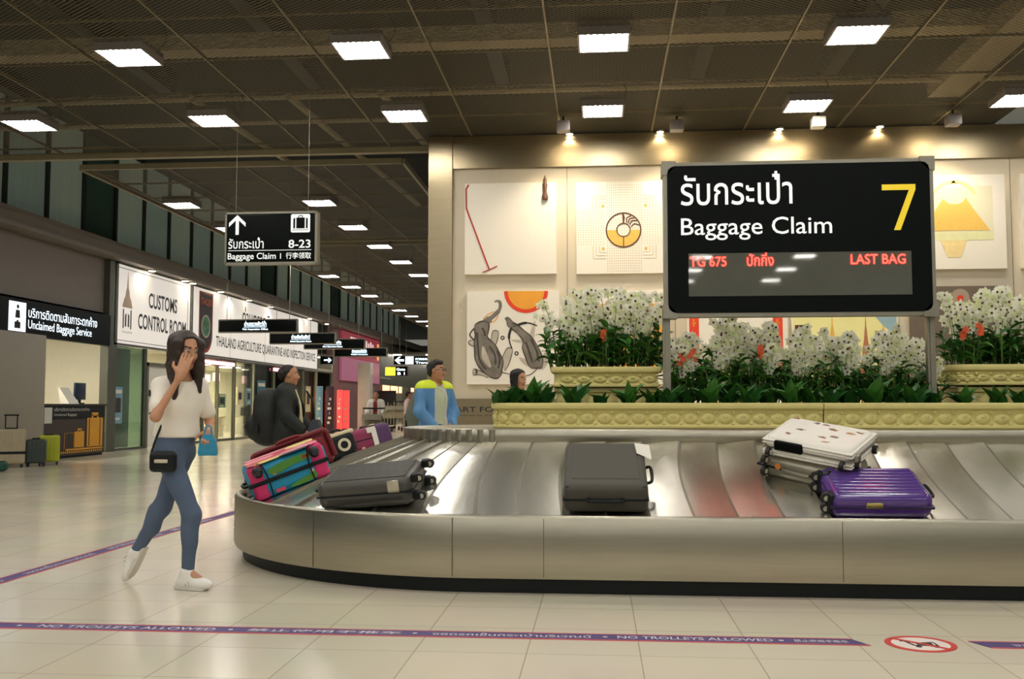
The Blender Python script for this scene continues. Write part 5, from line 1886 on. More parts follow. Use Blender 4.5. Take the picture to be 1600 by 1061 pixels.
tr = make_trolley('parked luggage trolley beside the trolley woman, front one', (-9.6, 44.5, 0), .15, 'luggage trolleys parked down the hall')
dup(tr, (-9.42, 45.9, 0), 'parked luggage trolley beside the trolley woman, second one', rz=.15)
dup(tr, (-9.2, 47.3, 0), 'parked luggage trolley beside the trolley woman, third one', rz=.15)
dup(tr, (-8.2, 47.5, 0), 'parked luggage trolley close behind the grey backpack', rz=.5)
for o in [o for o in COL.objects if o.name.startswith('luggage_trolley')]:
    o.scale = (1.25, 1.25, 1.25)

# ================================================================== PEOPLE
class Sdf:
    """smooth-blended volume polygonised by surface nets"""
    def __init__(s, lo, hi, h):
        s.lo = np.array(lo, np.float32)
        s.h = h
        s.n = np.ceil((np.array(hi) - np.array(lo)) / h).astype(int) + 1
        s.D = np.full(s.n, 1.0, np.float32)

    def reg(s, lo, hi):
        a = np.clip(np.floor((np.array(lo) - s.lo) / s.h).astype(int), 0, s.n)
        b = np.clip(np.ceil((np.array(hi) - s.lo) / s.h).astype(int) + 1, 0, s.n)
        sl = tuple(slice(i, j) for i, j in zip(a, b))
        g = [s.lo[i] + s.h * np.arange(a[i], b[i], dtype=np.float32) for i in range(3)]
        return sl, g[0][:, None, None], g[1][None, :, None], g[2][None, None, :]

    def mix(s, sl, d, k, sub=False):
        o = s.D[sl]
        if sub:
            d = -d
            e = np.maximum(k - np.abs(o - d), 0) / k
            s.D[sl] = np.maximum(o, d) + e * e * k / 4
        else:
            e = np.maximum(k - np.abs(o - d), 0) / k
            s.D[sl] = np.minimum(o, d) - e * e * k / 4

    def cap(s, a, b, ra, rb=None, k=.03, sub=False):
        rb = ra if rb is None else rb
        a, b = np.array(a, float), np.array(b, float)
        p = max(ra, rb) + k + 2 * s.h
        sl, x, y, z = s.reg(np.minimum(a, b) - p, np.maximum(a, b) + p)
        v = b - a
        L = max(v @ v, 1e-9)
        t = np.clip(((x - a[0]) * v[0] + (y - a[1]) * v[1] + (z - a[2]) * v[2]) / L, 0, 1)
        d = np.sqrt((x - a[0] - t * v[0]) ** 2 + (y - a[1] - t * v[1]) ** 2 + (z - a[2] - t * v[2]) ** 2) - (ra + (rb - ra) * t)
        s.mix(sl, d, k, sub)

    def ell(s, c, r, ax=None, k=.03, sub=False):
        c = np.array(c, float)
        ax = np.eye(3) if ax is None else np.array(ax, float)
        p = max(r) + k + 2 * s.h
        sl, x, y, z = s.reg(c - p, c + p)
        q = [((x - c[0]) * a[0] + (y - c[1]) * a[1] + (z - c[2]) * a[2]) / rr for a, rr in zip(ax, r)]
        n = np.sqrt(q[0] ** 2 + q[1] ** 2 + q[2] ** 2)
        m = np.sqrt((q[0] / r[0]) ** 2 + (q[1] / r[1]) ** 2 + (q[2] / r[2]) ** 2) + 1e-6
        s.mix(sl, n * (n - 1) / m, k, sub)

    def plane(s, p, n):
        """keep the side the normal points away from"""
        p, n = np.array(p, float), np.array(n, float)
        n = n / np.linalg.norm(n)
        sl, x, y, z = s.reg(s.lo, s.lo + s.h * s.n)
        s.D = np.maximum(s.D, ((x - p[0]) * n[0] + (y - p[1]) * n[1] + (z - p[2]) * n[2]).astype(np.float32))

    def folds(s, amp, f=38, seed=0):
        sl, x, y, z = s.reg(s.lo, s.lo + s.h * s.n)
        s.D += (amp * (np.sin(f * (z + .5 * x + .2 * y) + seed) * np.sin(f * .45 * (x - y) + 1.7 * seed) + .6 * np.sin(f * .7 * (z - .8 * x + .6 * y) + 2 + seed))).astype(np.float32)

    def mesh(s):
        D = s.D
        D[0], D[-1], D[:, 0], D[:, -1], D[:, :, 0], D[:, :, -1] = (1,) * 6
        ins = D < 0
        nx, ny, nz = s.n - 1
        cnt = np.zeros((nx, ny, nz), np.int8)
        for i in (0, 1):
            for j in (0, 1):
                for k in (0, 1):
                    cnt += ins[i:nx + i, j:ny + j, k:nz + k]
        act = np.argwhere((cnt > 0) & (cnt < 8))
        idx = -np.ones((nx, ny, nz), np.int32)
        idx[tuple(act.T)] = np.arange(len(act))
        acc = np.zeros((len(act), 3))
        num = np.zeros(len(act))
        for ax in range(3):
            o1, o2 = [q for q in range(3) if q != ax]
            for u in (0, 1):
                for v in (0, 1):
                    a = act.copy()
                    a[:, o1] += u
                    a[:, o2] += v
                    b = a.copy()
                    b[:, ax] += 1
                    da, db = D[tuple(a.T)], D[tuple(b.T)]
                    m = (da < 0) != (db < 0)
                    t = np.where(m, da / np.where(m, da - db, 1), 0)
                    p = a.astype(float)
                    p[:, ax] += t
                    acc[m] += p[m]
                    num[m] += 1
        vs = s.lo + s.h * (acc / num[:, None])
        faces = []
        for ax in range(3):
            o1, o2 = (ax + 1) % 3, (ax + 2) % 3
            a = [slice(None)] * 3
            b = [slice(None)] * 3
            a[ax], b[ax] = slice(0, -1), slice(1, None)
            ch = ins[tuple(a)] != ins[tuple(b)]
            e = np.argwhere(ch)
            e = e[(e[:, o1] > 0) & (e[:, o2] > 0) & (e[:, o1] < s.n[o1] - 1) & (e[:, o2] < s.n[o2] - 1)]
            q = []
            for u, v in ((-1, -1), (0, -1), (0, 0), (-1, 0)):
                c = e.copy()
                c[:, o1] += u
                c[:, o2] += v
                q.append(idx[tuple(c.T)])
            q = np.stack(q, 1)
            flip = ~ins[tuple(e.T)]
            q[flip] = q[flip][:, ::-1]
            faces.append(q)
        return vs, np.concatenate(faces)

    def build(s, name, mats, parent, paint=None):
        vs, fs = s.mesh()
        me = bpy.data.meshes.new(name)
        me.from_pydata(vs.tolist(), [], fs.tolist())
        for m in (mats if isinstance(mats, (list, tuple)) else [mats]):
            me.materials.append(m)
        me.polygons.foreach_set('use_smooth', [True] * len(me.polygons))
        if paint:
            me.polygons.foreach_set('material_index', paint(vs[fs].mean(1)).astype(np.int32).tolist())
        o = bpy.data.objects.new(name, me)
        COL.objects.link(o)
        o.parent = parent
        sm = o.modifiers.new('relax', 'SMOOTH')
        sm.factor = .5
        sm.iterations = 3
        return o


def stand(H, heading, lean=0.0):
    """joints of a person standing at the origin, facing the heading (degrees from +X)"""
    s = H / 1.65
    j = dict(pelvis=(0, 0, .90), waist=(0, 0, 1.03), chest=(.0, 0, 1.20), neck=(-.005, 0, 1.365), head=(.025, 0, 1.53),
             sR=(-.01, -.175, 1.325), sL=(-.01, .175, 1.325), eR=(-.04, -.235, 1.06), eL=(-.04, .235, 1.06), wR=(.08, -.22, .84), wL=(.08, .22, .84),
             hR=(0, -.088, .86), hL=(0, .088, .86), kR=(.025, -.095, .48), kL=(.025, .095, .48), aR=(-.01, -.10, .09), aL=(-.01, .10, .09), tR=(.15, -.115, .03), tL=(.15, .115, .03))
    a = R_(heading)
    rot = lambda p: V((p[0] * cos(a) - p[1] * sin(a), p[0] * sin(a) + p[1] * cos(a), p[2])) * s
    j = {k: rot(p) for k, p in j.items()}
    j['f'] = V((cos(a), sin(a), 0))
    j['s'] = s
    j['rot'] = rot
    return j


def axes(f, u=(0, 0, 1)):
    f = V(f).normalized()
    r = f.cross(V(u)).normalized()
    return np.array([r, f, r.cross(f)])


def torso(S, j, g=0.0, w=1.0, parts='pwcsn'):
    s = j['s']
    ax = axes(j['f'])
    axp = axes(j.get('fp', j['f']))
    if 'p' in parts:
        S.ell(j['pelvis'], (.150 * s * w + g, .108 * s + g, .115 * s + g), axp, .06)
    if 'w' in parts:
        S.ell(j['waist'], (.125 * s * w + g, .092 * s + g, .14 * s + g), ax, .06)
    if 'c' in parts:
        S.ell(j['chest'], (.152 * s * w + g, .108 * s + g, .165 * s + g), ax, .06)
    if 's' in parts:
        m = (j['sR'] + j['sL']) / 2
        S.cap(j['sR'] * .86 + m * .14, j['sL'] * .86 + m * .14, .052 * s + g, k=.06)
        S.cap(j['neck'] - V((0, 0, .02)) * s, (j['sR'] + m) / 2, .045 * s + g, .045 * s + g, .05)
        S.cap(j['neck'] - V((0, 0, .02)) * s, (j['sL'] + m) / 2, .045 * s + g, .045 * s + g, .05)
    if 'n' in parts:
        S.cap(j['neck'] - V((0, 0, .04)), j['neck'].lerp(j['head'], .5), .054 * s + g, .050 * s + g, .03)


def arm(S, j, c, g=0.0, f=1.0):
    """f: how far down the arm (1 elbow, 2 wrist)"""
    s = j['s']
    a, b, w = j['s' + c], j['e' + c], j['w' + c]
    S.cap(a, a.lerp(b, min(f, 1)), .050 * s + g, (.050 - .012 * min(f, 1)) * s + g, .03)
    if f > 1:
        S.cap(b, b.lerp(w, f - 1), .040 * s + g, (.040 - .012 * (f - 1)) * s + g, .03)


def leg(S, j, c, g=0.0, gk=None, ga=None):
    s = j['s']
    gk = g if gk is None else gk
    ga = gk if ga is None else ga
    S.cap(j['h' + c], j['k' + c], .083 * s + g, .054 * s + gk, .05)
    S.cap(j['k' + c], j['a' + c], .052 * s + gk, .036 * s + ga, .04)
    m = j['k' + c].lerp(j['a' + c], .28)
    bk = -(j.get('fp', j['f']))
    S.ell(m + bk * .018, (.045 * s + gk, .05 * s + gk, .10 * s + gk), None, .04)


def hand(S, w, d, n, s=1.0, curl=.5, mirror=1, spread=.0):
    """palm, four unequal bent fingers and a thumb that leaves the side of the palm; n is where the palm faces"""
    d = V(d).normalized()
    n = V(n)
    n = (n - d * n.dot(d)).normalized()
    sd = d.cross(n) * mirror
    S.ell(w + d * .045 * s, (.040 * s, .052 * s, .016 * s), [sd, d, n], .02)
    S.cap(w - d * .01, w + d * .02 * s, .026 * s, .026 * s, .02)
    for i, (o, L) in enumerate(((-.030, .062), (-.010, .074), (.010, .078), (.029, .070))):
        p = w + d * (.085 + (.004 if i in (1, 2) else 0)) * s + sd * o * s
        q = d + sd * o * spread * 6
        p1 = p + (q * cos(curl * .6) + n * sin(curl * .6)).normalized() * L * .42 * s
        p2 = p1 + (q * cos(curl * 1.4) + n * sin(curl * 1.4)).normalized() * L * .32 * s
        p3 = p2 + (q * cos(curl * 2.0) + n * sin(curl * 2.0)).normalized() * L * .26 * s
        S.cap(p - d * .02 * s, p1, .0092 * s, .0086 * s, .006)
        S.cap(p1, p2, .0086 * s, .008 * s, .004)
        S.cap(p2, p3, .008 * s, .0068 * s, .004)
    t0 = w + d * .028 * s + sd * .030 * s
    t1 = t0 + (sd * .72 + d * .6 + n * .35).normalized() * .042 * s
    t2 = t1 + (sd * .25 + d * .85 + n * .45).normalized() * .034 * s
    S.cap(t0, t1, .013 * s, .0105 * s, .012)
    S.cap(t1, t2, .0105 * s, .0085 * s, .004)


def head(S, c, f, s=1.0, u=(0, 0, 1)):
    """skull, jaw, nose, brow, lips and ears"""
    ax = axes(f, u)
    r, f, u = V(ax[0]), V(ax[1]), V(ax[2])
    s = s * 1.0
    S.ell(c + u * .035 * s - f * .012 * s, (.074 * s, .092 * s, .082 * s), ax, .03)
    S.ell(c - u * .035 * s + f * .018 * s, (.060 * s, .070 * s, .082 * s), ax, .03)
    S.cap(c - u * .095 * s + f * .058 * s - r * .015, c - u * .095 * s + f * .058 * s + r * .015, .018 * s, k=.03)
    S.ell(c + u * .028 * s + f * .076 * s, (.045 * s, .012 * s, .012 * s), ax, .02)
    for q in (-1, 1):
        S.ell(c + u * .008 * s + f * .090 * s + r * q * .031 * s, (.017 * s, .012 * s, .010 * s), ax, .012, True)
        S.ell(c - u * .025 * s + f * .062 * s + r * q * .038 * s, (.022 * s, .02 * s, .022 * s), ax, .02)
        S.ell(c - u * .002 * s - f * .004 * s + r * q * .074 * s, (.010 * s, .020 * s, .031 * s), ax, .008)
    S.cap(c + u * .012 * s + f * .084 * s, c - u * .028 * s + f * .104 * s, .008 * s, .012 * s, .012)
    for q in (-1, 1):
        S.ell(c - u * .034 * s + f * .094 * s + r * q * .011 * s, (.009 * s, .010 * s, .008 * s), ax, .008)
    S.ell(c - u * .054 * s + f * .084 * s, (.024 * s, .011 * s, .0065 * s), ax, .008)
    S.ell(c - u * .066 * s + f * .082 * s, (.021 * s, .011 * s, .0075 * s), ax, .008)
    return ax


def paint_face(c, ax, s):
    r, f, u = ax
    c = np.array(c)

    def fn(p):
        q = p - c
        a, b, h = q @ r / s, q @ f / s, q @ u / s
        lips = (np.abs(a) < .024) & (b > .078) & (h < -.047) & (h > -.075)
        brow = (np.abs(np.abs(a) - .034) < .021) & (b > .062) & (h > .030) & (h < .040)
        return np.where(lips, 1, np.where(brow, 2, 0))
    return fn


def eyes(c, ax, s, parent):
    r, f, u = [V(a) for a in ax]
    for q in (-1, 1):
        p = c + u * .008 * s + f * .0755 * s + r * q * .031 * s
        mb = MB().ball(p, .0120 * s, 0, None, 12, 8)
        mb.ball(p + f * .0062 * s, .0076 * s, 1, None, 10, 6)
        mb.build('eye', [M_eye, M_pupil], parent)


def bounds(j, pad=.22):
    P = np.array([tuple(v) for k, v in j.items() if isinstance(v, V) and k not in ('f', 'fp', 'hf')])
    return P.min(0) - pad, P.max(0) + pad


def shoe(j, c, name, m, parent, sole, laces=False):
    s = j['s']
    a, t = j['a' + c], j['t' + c]
    d = (t - a)
    up = j.get('up' + c, V((0, 0, 1)))
    d = (d - up * d.dot(up)).normalized()
    base = t - up * .022 * s
    back = base - d * .20 * s
    lo = np.minimum(np.minimum(a, t), back) - .12
    hi = np.maximum(np.maximum(a, t), back) + .12
    S = Sdf(lo, hi, .005)
    ax = axes(d, up)
    ctr = back.lerp(base, .5) + up * .03 * s
    S.ell(ctr + d * .055 * s, (.045 * s, .09 * s, .040 * s), ax, .03)
    S.ell(ctr - d * .06 * s, (.036 * s, .065 * s, .045 * s), ax, .03)
    S.cap(ctr - d * .06 * s + up * .02, a + up * .0 + (a - ctr) * .1, .040 * s, .043 * s, .03)
    S.cap(a - up * .01, base - d * .07 * s + up * .045 * s, .036 * s, .026 * s, .03)
    S.plane(back, -up)
    S.plane(a + up * .03, up)
    o = S.build(name, m, parent)
    mb = MB()
    r = V(ax[0])
    pts = [(.040, .06), (.046, .10), (.042, .15), (.028, .175), (0, .183), (-.028, .175), (-.042, .15), (-.046, .10), (-.040, .06), (-.036, -.01), (-.03, -.04), (0, -.05), (.03, -.04), (.036, -.01)]
    mb.prism([(x * s, (y + .02) * s) for x, y in pts], .022 * s, 0, frame(back - up * .006, r, d))
    mb.build('sole', sole, o)
    if laces:
        mb = MB()
        for q in range(4):
            p = base - d * (.035 + .022 * q) * s + up * (.064 + .010 * q) * s
            mb.tube([p - r * .028 - up * .006, p + up * .004, p + r * .028 - up * .006], .0045, 6)
        mb.build('laces', M_grey, o)
        for q in (-1, 1):
            mb = MB()
            for k in range(3):
                p = ctr + d * (.02 - .022 * k) * s + r * q * .040 * s
                mb.tube([p - up * .02, p + up * .025 - d * .012 - r * q * .006], .004, 6)
            mb.build('side_stripe', M_grey, o)
    return o


def hair_cap(S, c, ax, s, front=.045, low=-.02, g=.007, ears=False):
    r, f, u = [V(a) for a in ax]
    S.ell(c + u * .038 * s - f * .016 * s, (.076 * s + g, .092 * s + g, .082 * s + g), ax, .03)
    S.ell(c + u * .0 * s - f * .045 * s, (.066 * s + g, .055 * s + g, .075 * s + g), ax, .03)
    n = (f * .80 - u * .60).normalized()
    S.plane(c + f * front * s + u * .062 * s, tuple(n))
    S.plane(c + u * low * s * 3, tuple(-u))
    if ears:
        for q in (-1, 1):
            S.ell(c - u * .012 * s + f * .006 * s + r * q * .085 * s, (.03, .034, .040), ax, .012, True)


M_grey = mat('pale_grey_cloth', srgb(196, 192, 182), .7)
M_shoewhite = mat('white_shoe', srgb(236, 232, 224), .5, var=.03)
M_sole = mat('shoe_sole', srgb(214, 208, 196), .6)
M_jeans = mat('blue_jeans', srgb(80, 96, 120), .75, var=.22, scale=5, bump=.15, bscale=260)
M_whiteshirt = mat('white_shirt', srgb(236, 228, 214), .75, var=.04, bump=.1, bscale=90)

# ---------------------------------------------------------------- walking woman
wx, wy = -2.54, 6.19
f = V((.57, -.82, 0)).normalized()
j = dict(pelvis=V((-.158, 0, .885)), waist=V((-.143, -.005, 1.0)), chest=V((-.126, -.01, 1.175)), neck=V((-.112, -.01, 1.322)), head=V((-.085, -.045, 1.505)),
         sR=V((-.215, -.09, 1.272)), sL=V((-.035, .075, 1.270)), eR=V((-.165, -.27, 1.085)), wR=V((-.045, -.205, 1.335)), eL=V((.015, .14, 1.05)), wL=V((.062, .0, .985)),
         hR=V((-.178, -.07, .85)), hL=V((-.138, .075, .855)), kR=V((-.01, -.06, .47)), aR=V((-.042, -.03, .105)), tR=V((.095, -.06, .03)),
         kL=V((-.275, .10, .50)), aL=V((-.475, .16, .195)), tL=V((-.528, .165, .045)), f=f, fp=V((.85, -.52, 0)).normalized(), s=1.0)
j['upL'] = V((-.88, .08, .47)).normalized()
W = thing('person', 'walking person in white top and blue jeans covering the face with a hand', 'person', (wx, wy, 0))
lo, hi = bounds(j)
S = Sdf(lo, hi, .0058)
torso(S, j, -.008, .84)
for c in 'RL':
    arm(S, j, c, -.011, 2.0)
    leg(S, j, c, -.014)
    S.cap(j['a' + c], j['t' + c], .034, .026, .03)
hf = V((.80, -.55, -.22)).normalized()
ax = head(S, j['head'], hf, .98)
hand(S, j['wR'], (.22, .25, .94), (-.35, 1, -.05), .98, .25, 1, .25)
hand(S, j['wL'], (.25, -.75, -.35), (-.3, .1, -1), .95, 1.1, -1)
S.build('body', [M_skin, M_lip, M_hairbrown], W, paint_face(j['head'], ax, .98))
eyes(j['head'], ax, .98, W)
# hair: cap and long locks on both sides
S = Sdf(j['head'] - V((.25, .25, .48)), j['head'] + V((.25, .25, .2)), .006)
hair_cap(S, j['head'], ax, .98, .035, -.05, .014)
r_, f_, u_ = [V(a) for a in ax]
for q, off, L in ((1, -.02, .36), (1, .03, .30), (-1, -.02, .30), (-1, .04, .25), (0, -.10, .36), (.5, -.085, .36), (-.5, -.085, .32)):
    p = j['head'] + r_ * q * .072 + f_ * off
    S.cap(p + u_ * .05, p - V((0, 0, .10)) + f_ * .004, .036, .036, .03)
    S.cap(p - V((0, 0, .10)), p - V((q * .012, .0, L)), .036, .016, .03)
S.folds(.0022, 90, 1)
S.build('hair', M_hairbrown, W)
# crop top with short sleeves
S = Sdf(lo, hi, .0065)
torso(S, j, .010, .84, 'wcs')
S.ell(j['waist'] + V((0, 0, -.02)), (.142, .112, .12), axes(j['f']), .05)
for c in 'RL':
    arm(S, j, c, .010, .70)
for c in 'RL':
    d = (j['e' + c] - j['s' + c]).normalized()
S.folds(.004, 34, .3)
S.plane((0, 0, .95), (.0, 0, -1))
nb = j['neck'] + V((0, 0, .035))
S.cap(nb + f * .02, nb + f * .04 + V((0, 0, .1)), .075, .09, .015, True)
S.build('top', M_whiteshirt, W)
# jeans
S = Sdf(lo, hi, .0065)
torso(S, j, -.004, .88, 'p')
S.ell(j['waist'], (.118, .095, .10), axes(j['f']), .05)
S.ell(j['waist'], (.118, .10, .10), axes(j['fp']), .05)
for c in 'RL':
    leg(S, j, c, -.002, .0, .003)
S.folds(.0022, 42, 2)
S.plane((0, 0, .985), (0, 0, 1))
S.plane(tuple(j['aR'] + V((0, 0, .035))), (0, 0, -1)) if False else None
o = S.build('jeans', M_jeans, W)
for c in 'RL':
    shoe(j, c, 'shoe', M_shoewhite, W, M_sole, True)
t = thing('belt_bag', 'black bag with a shiny tag at the walking person\'s hip', 'bag', (wx - .155, wy - .17, .805))
MB().rbox((0, 0, 0), (.17, .07, .13), .03, 4).build('body', M_black, t, wn=True)
MB().rbox((0, -.037, .005), (.085, .006, .022), .003, 1).build('tag', mat('tag_gloss', srgb(236, 226, 200), .15, metal=.6), t)
mb = MB().tube(smooth_pts([(-.08, 0, .05), (-.06, .02, .14), (-.03, .06, .25), (.02, .1, .33)], 5), .007, 6)
mb.build('strap', M_black, t)
t = thing('hand_bag', 'small teal blue shopping bag held by the walking person', 'bag', (wx + .085, wy - .06, .235), .25)
t.scale = (.78, .78, .78)
M_teal = mat('teal_bag', srgb(36, 132, 166), .6, bump=.2, bscale=30)
MB().loft([[(-.035, -.02, .945), (.035, -.02, .945), (.035, .02, .945), (-.035, .02, .945)], [(-.06, -.035, .90), (.06, -.035, .90), (.06, .035, .90), (-.06, .035, .90)], [(-.075, -.04, .80), (.075, -.04, .80), (.075, .04, .80), (-.075, .04, .80)], [(-.07, -.035, .775), (.07, -.035, .775), (.07, .035, .775), (-.07, .035, .775)]], 0, None, True, True, True, False).build('body', M_teal, t)
for y in (-.02, .02):
    MB().tube(smooth_pts([(-.03, y, .94), (-.02, y * .6, 1.0), (.0, 0, 1.015), (.02, y * .6, 1.0), (.03, y, .94)], 4), .006, 6).build('handle', M_teal, t)


# ---------------------------------------------------------------- standing people
def figure(label, loc, H, heading, skin, hairm, garments, pose=None, vox=.009, hair=None, head_f=None, width=1.0, headscale=1.0, shoes=M_blackgloss, group=None, arms=None):
    j = stand(H, heading)
    if pose:
        for k, p in pose.items():
            j[k] = j['rot'](p)
    t = thing('person', label, 'person', loc, 0, group)
    lo, hi = bounds(j)
    S = Sdf(lo, hi, vox)
    torso(S, j, 0, width)
    for c in 'RL':
        arm(S, j, c, 0, 2)
        leg(S, j, c)
        S.cap(j['a' + c], j['t' + c], .036, .028, .03)
        d = (j['w' + c] - j['e' + c]).normalized()
        inward = j['rot']((0, 1 if c == 'R' else -1, 0)) + j['f'] * .3
        hand(S, j['w' + c], d, inward, 1.0, .7, 1 if c == 'L' else -1)
    hf = V(head_f) if head_f else j['f']
    ax = head(S, j['head'], hf, headscale)
    S.build('body', [skin, M_lip, hairm], t, paint_face(j['head'], ax, headscale))
    eyes(j['head'], ax, headscale, t)
    S = Sdf(j['head'] - V((.22, .22, .5)), j['head'] + V((.22, .22, .2)), min(vox, .008))
    hair(S, j, ax, headscale) if hair else hair_cap(S, j['head'], ax, headscale)
    S.build('hair', hairm, t)
    for (name, m, fn) in garments:
        S = Sdf(lo, hi, vox)
        fn(S, j)
        S.build(name, m, t)
    for c in 'RL':
        shoe(j, c, 'shoe', shoes, t, M_sole)
    return t, j, ax


def trousers(g=.014):
    def fn(S, j):
        torso(S, j, g, 1, 'p')
        for c in 'RL':
            leg(S, j, c, g, g + .008, g + .018)
        S.folds(.003, 40, 1)
        S.plane((0, 0, j['waist'].z + .01), (0, 0, 1))
        S.plane((0, 0, .075), (0, 0, -1))
    return fn


def top(g=.02, sleeve=2.0, hem=.82, neck=True, w=1.0, fold=.004, sg=None, flare=0.0, open_front=0.0, cutR=None):
    def fn(S, j):
        s = j['s']
        torso(S, j, g, w, 'pwcs')
        if flare:
            S.ell(j['pelvis'] - V((0, 0, .05)), (.17 * s + flare, .13 * s + flare, .2), axes(j['f']), .06)
        for c in 'RL':
            arm(S, j, c, sg if sg is not None else g, sleeve)
        S.folds(fold, 30, .7)
        S.plane((0, 0, hem * s), (0, 0, -1))
        n = j['neck'] + V((0, 0, .03)) * s
        if neck:
            S.cap(n + j['f'] * .03, n + V((0, 0, .1)), .070 * s, .08 * s, .012, True)
        if open_front:
            for z in np.arange(hem * s - .1, j['neck'].z, .04):
                S.ell(V((0, 0, z)) + j['f'] * .20 * s, (open_front, .14 * s, .05), axes(j['f']), .02, True)
    return fn


# man at the left with the backpack
def hair_leftman(S, j, ax, s):
    r, f, u = [V(a) for a in ax]
    hair_cap(S, j['head'], ax, s, .016, -.028, .004, True)
    S.ell(j['head'] - f * .095 + u * .0, (.045, .042, .05), ax, .03)
    S.ell(j['head'] - f * .11 + u * .035, (.03, .03, .035), ax, .03)
    S.folds(.0045, 62, 1)


M_jacket = mat('black_jacket', srgb(20, 26, 24), .7, var=.2, bump=.2, bscale=60)
t, j, ax = figure('person in a black jacket with a large black backpack facing right behind the bags', (-3.52, 11.1, 0), 1.62, 8, M_skin_dark, M_hair,
                  [('trousers', mat('dark_trousers', srgb(30, 30, 34), .8), trousers()), ('jacket', M_jacket, top(.05, 1.95, .60, w=1.1, fold=.007, flare=.06, sg=.034)),
                   ('shirt', mat('cream_shirt', srgb(206, 192, 160), .8), top(.012, .3, .78))],
                  dict(eR=(.03, -.26, 1.07), wR=(.20, -.22, .90), eL=(.03, .26, 1.07), wL=(.22, .20, .92)), hair=hair_leftman)
mb = MB()
P = lambda x, y, z: j['rot']((x, y, z))
mb.tube([P(.10, -.09, 1.36), P(.155, -.10, 1.2), P(.17, -.10, 1.0), P(.185, -.09, .78)], [.012, .018, .024, .03], 8)
lab(mb.build('lining_edge', mat('jacket_lining', srgb(206, 196, 150), .7), t), 'pale edge of the open jacket')
mb = MB()
mb.tube([P(-.03, -.06, 1.405), P(.05, -.075, 1.39), P(.10, -.05, 1.35)], .014, 8)
lab(mb.build('collar', mat('collar_lime', srgb(150, 156, 70), .7), t), 'lime collar edge')


def backpack(name, label, loc, heading, w, d, h, m, m2, straps):
    t = thing(name, label, 'backpack', loc, R_(heading))
    S = Sdf((-d - .15, -w - .1, -.1), (d + .1, w + .1, h + .15), .008)
    for z in np.linspace(.12, h - .12, 6):
        q = 1 - .25 * (z / h) ** 2
        S.ell((0, 0, z), (d * .52 * q, w * .52 * q, .15), None, .05)
    S.folds(.009, 17, .4)
    S.plane((d * .42, 0, 0), (1, 0, 0))
    S.build('main_pouch', m, t)
    S = Sdf((-d - .2, -w, -.1), (.1, w, h), .008)
    S.ell((-d * .42, 0, h * .32), (d * .28, w * .38, h * .26), None, .04)
    S.folds(.004, 30, 2)
    S.build('front_pocket', m, t)
    mb = MB()
    mb.tube(smooth_pts([(-d * .3, -w * .36, .12), (-d * .36, -w * .34, h * .6), (-d * .2, 0, h + .0), (-d * .36, w * .34, h * .6), (-d * .3, w * .36, .12)], 6), .006, 6)
    mb.build('zip', m2, t)
    for s in (-1, 1):
        mb = MB()
        mb.tube(smooth_pts([(d * .4, s * w * .25, h * .85), (d * .4 + straps * .35, s * w * .32, h * 1.0), (d * .4 + straps, s * w * .34, h * .75), (d * .4 + straps * .9, s * w * .38, h * .42), (d * .38, s * w * .4, h * .15)], 6), .016, 8)
        mb.build('shoulder_strap', m2, t)
    MB().tube(smooth_pts([(d * .3, -.04, h * .97), (d * .25, -.03, h * 1.05), (d * .25, .03, h * 1.05), (d * .3, .04, h * .97)], 4), .01, 6).build('grab_handle', m2, t)
    for s in (-1, 1):
        MB().rbox((-d * .2, s * w * .5, h * .3), (.02, .03, .12), .008, 2).build('buckle_strap', m2, t)
    return t


M_packblack = mat('pack_black', srgb(14, 18, 17), .65, bump=.2, bscale=60)
backpack('backpack', 'large black backpack on the back of the person in black', (-3.74, 11.12, .72), 6, .44, .38, .60, M_packblack, M_black, .20)
t = thing('shoulder_bag', 'dark grey bag hanging in front of the person in black', 'bag', (-3.16, 11.0, .60))
MB().loft([[(-.03, -.05, .40), (.03, -.05, .40), (.03, .05, .40), (-.03, .05, .40)], [(-.09, -.08, .24), (.10, -.08, .24), (.10, .08, .24), (-.09, .08, .24)], [(-.12, -.09, .03), (.16, -.09, .03), (.16, .09, .03), (-.12, .09, .03)], [(-.11, -.08, 0), (.15, -.08, 0), (.15, .08, 0), (-.11, .08, 0)]], 0, None, True, True, True, False).build('body', mat('slate_bag', srgb(40, 46, 54), .6, bump=.2), t)
MB().tube(smooth_pts([(-.02, 0, .39), (-.04, 0, .6), (-.12, .02, .72)], 5), .012, 6).build('strap', M_black, t)

# man in the blue jacket
M_bluejkt = mat('blue_jacket', srgb(84, 134, 180), .65, var=.12, bump=.12, bscale=50)
M_neon = mat('neon_yellow', srgb(214, 232, 40), .6, var=.05)
M_mint = mat('mint_shirt', srgb(188, 200, 164), .7, var=.14, scale=30, stretch=(6, 6, .2))
M_grey = mat('pale_grey_cloth', srgb(196, 192, 182), .7)


def hair_short(S, j, ax, s):
    r, f, u = [V(a) for a in ax]
    hair_cap(S, j['head'], ax, s, .034, -.02, .005, True)
    S.ell(j['head'] + u * .095 + f * .03, (.06, .06, .035), ax, .03)
    S.folds(.004, 70, 2)


def yoke(S, j):
    top(.040, .25, .5, fold=.003, sg=.029)(S, j)
    S.plane((0, 0, j['sR'].z + .0), (0, 0, -1))
    for z in np.arange(1.1, 1.5, .04):
        S.ell(V((0, 0, z)) + j['f'] * .22, (.085, .16, .05), axes(j['f']), .01, True)


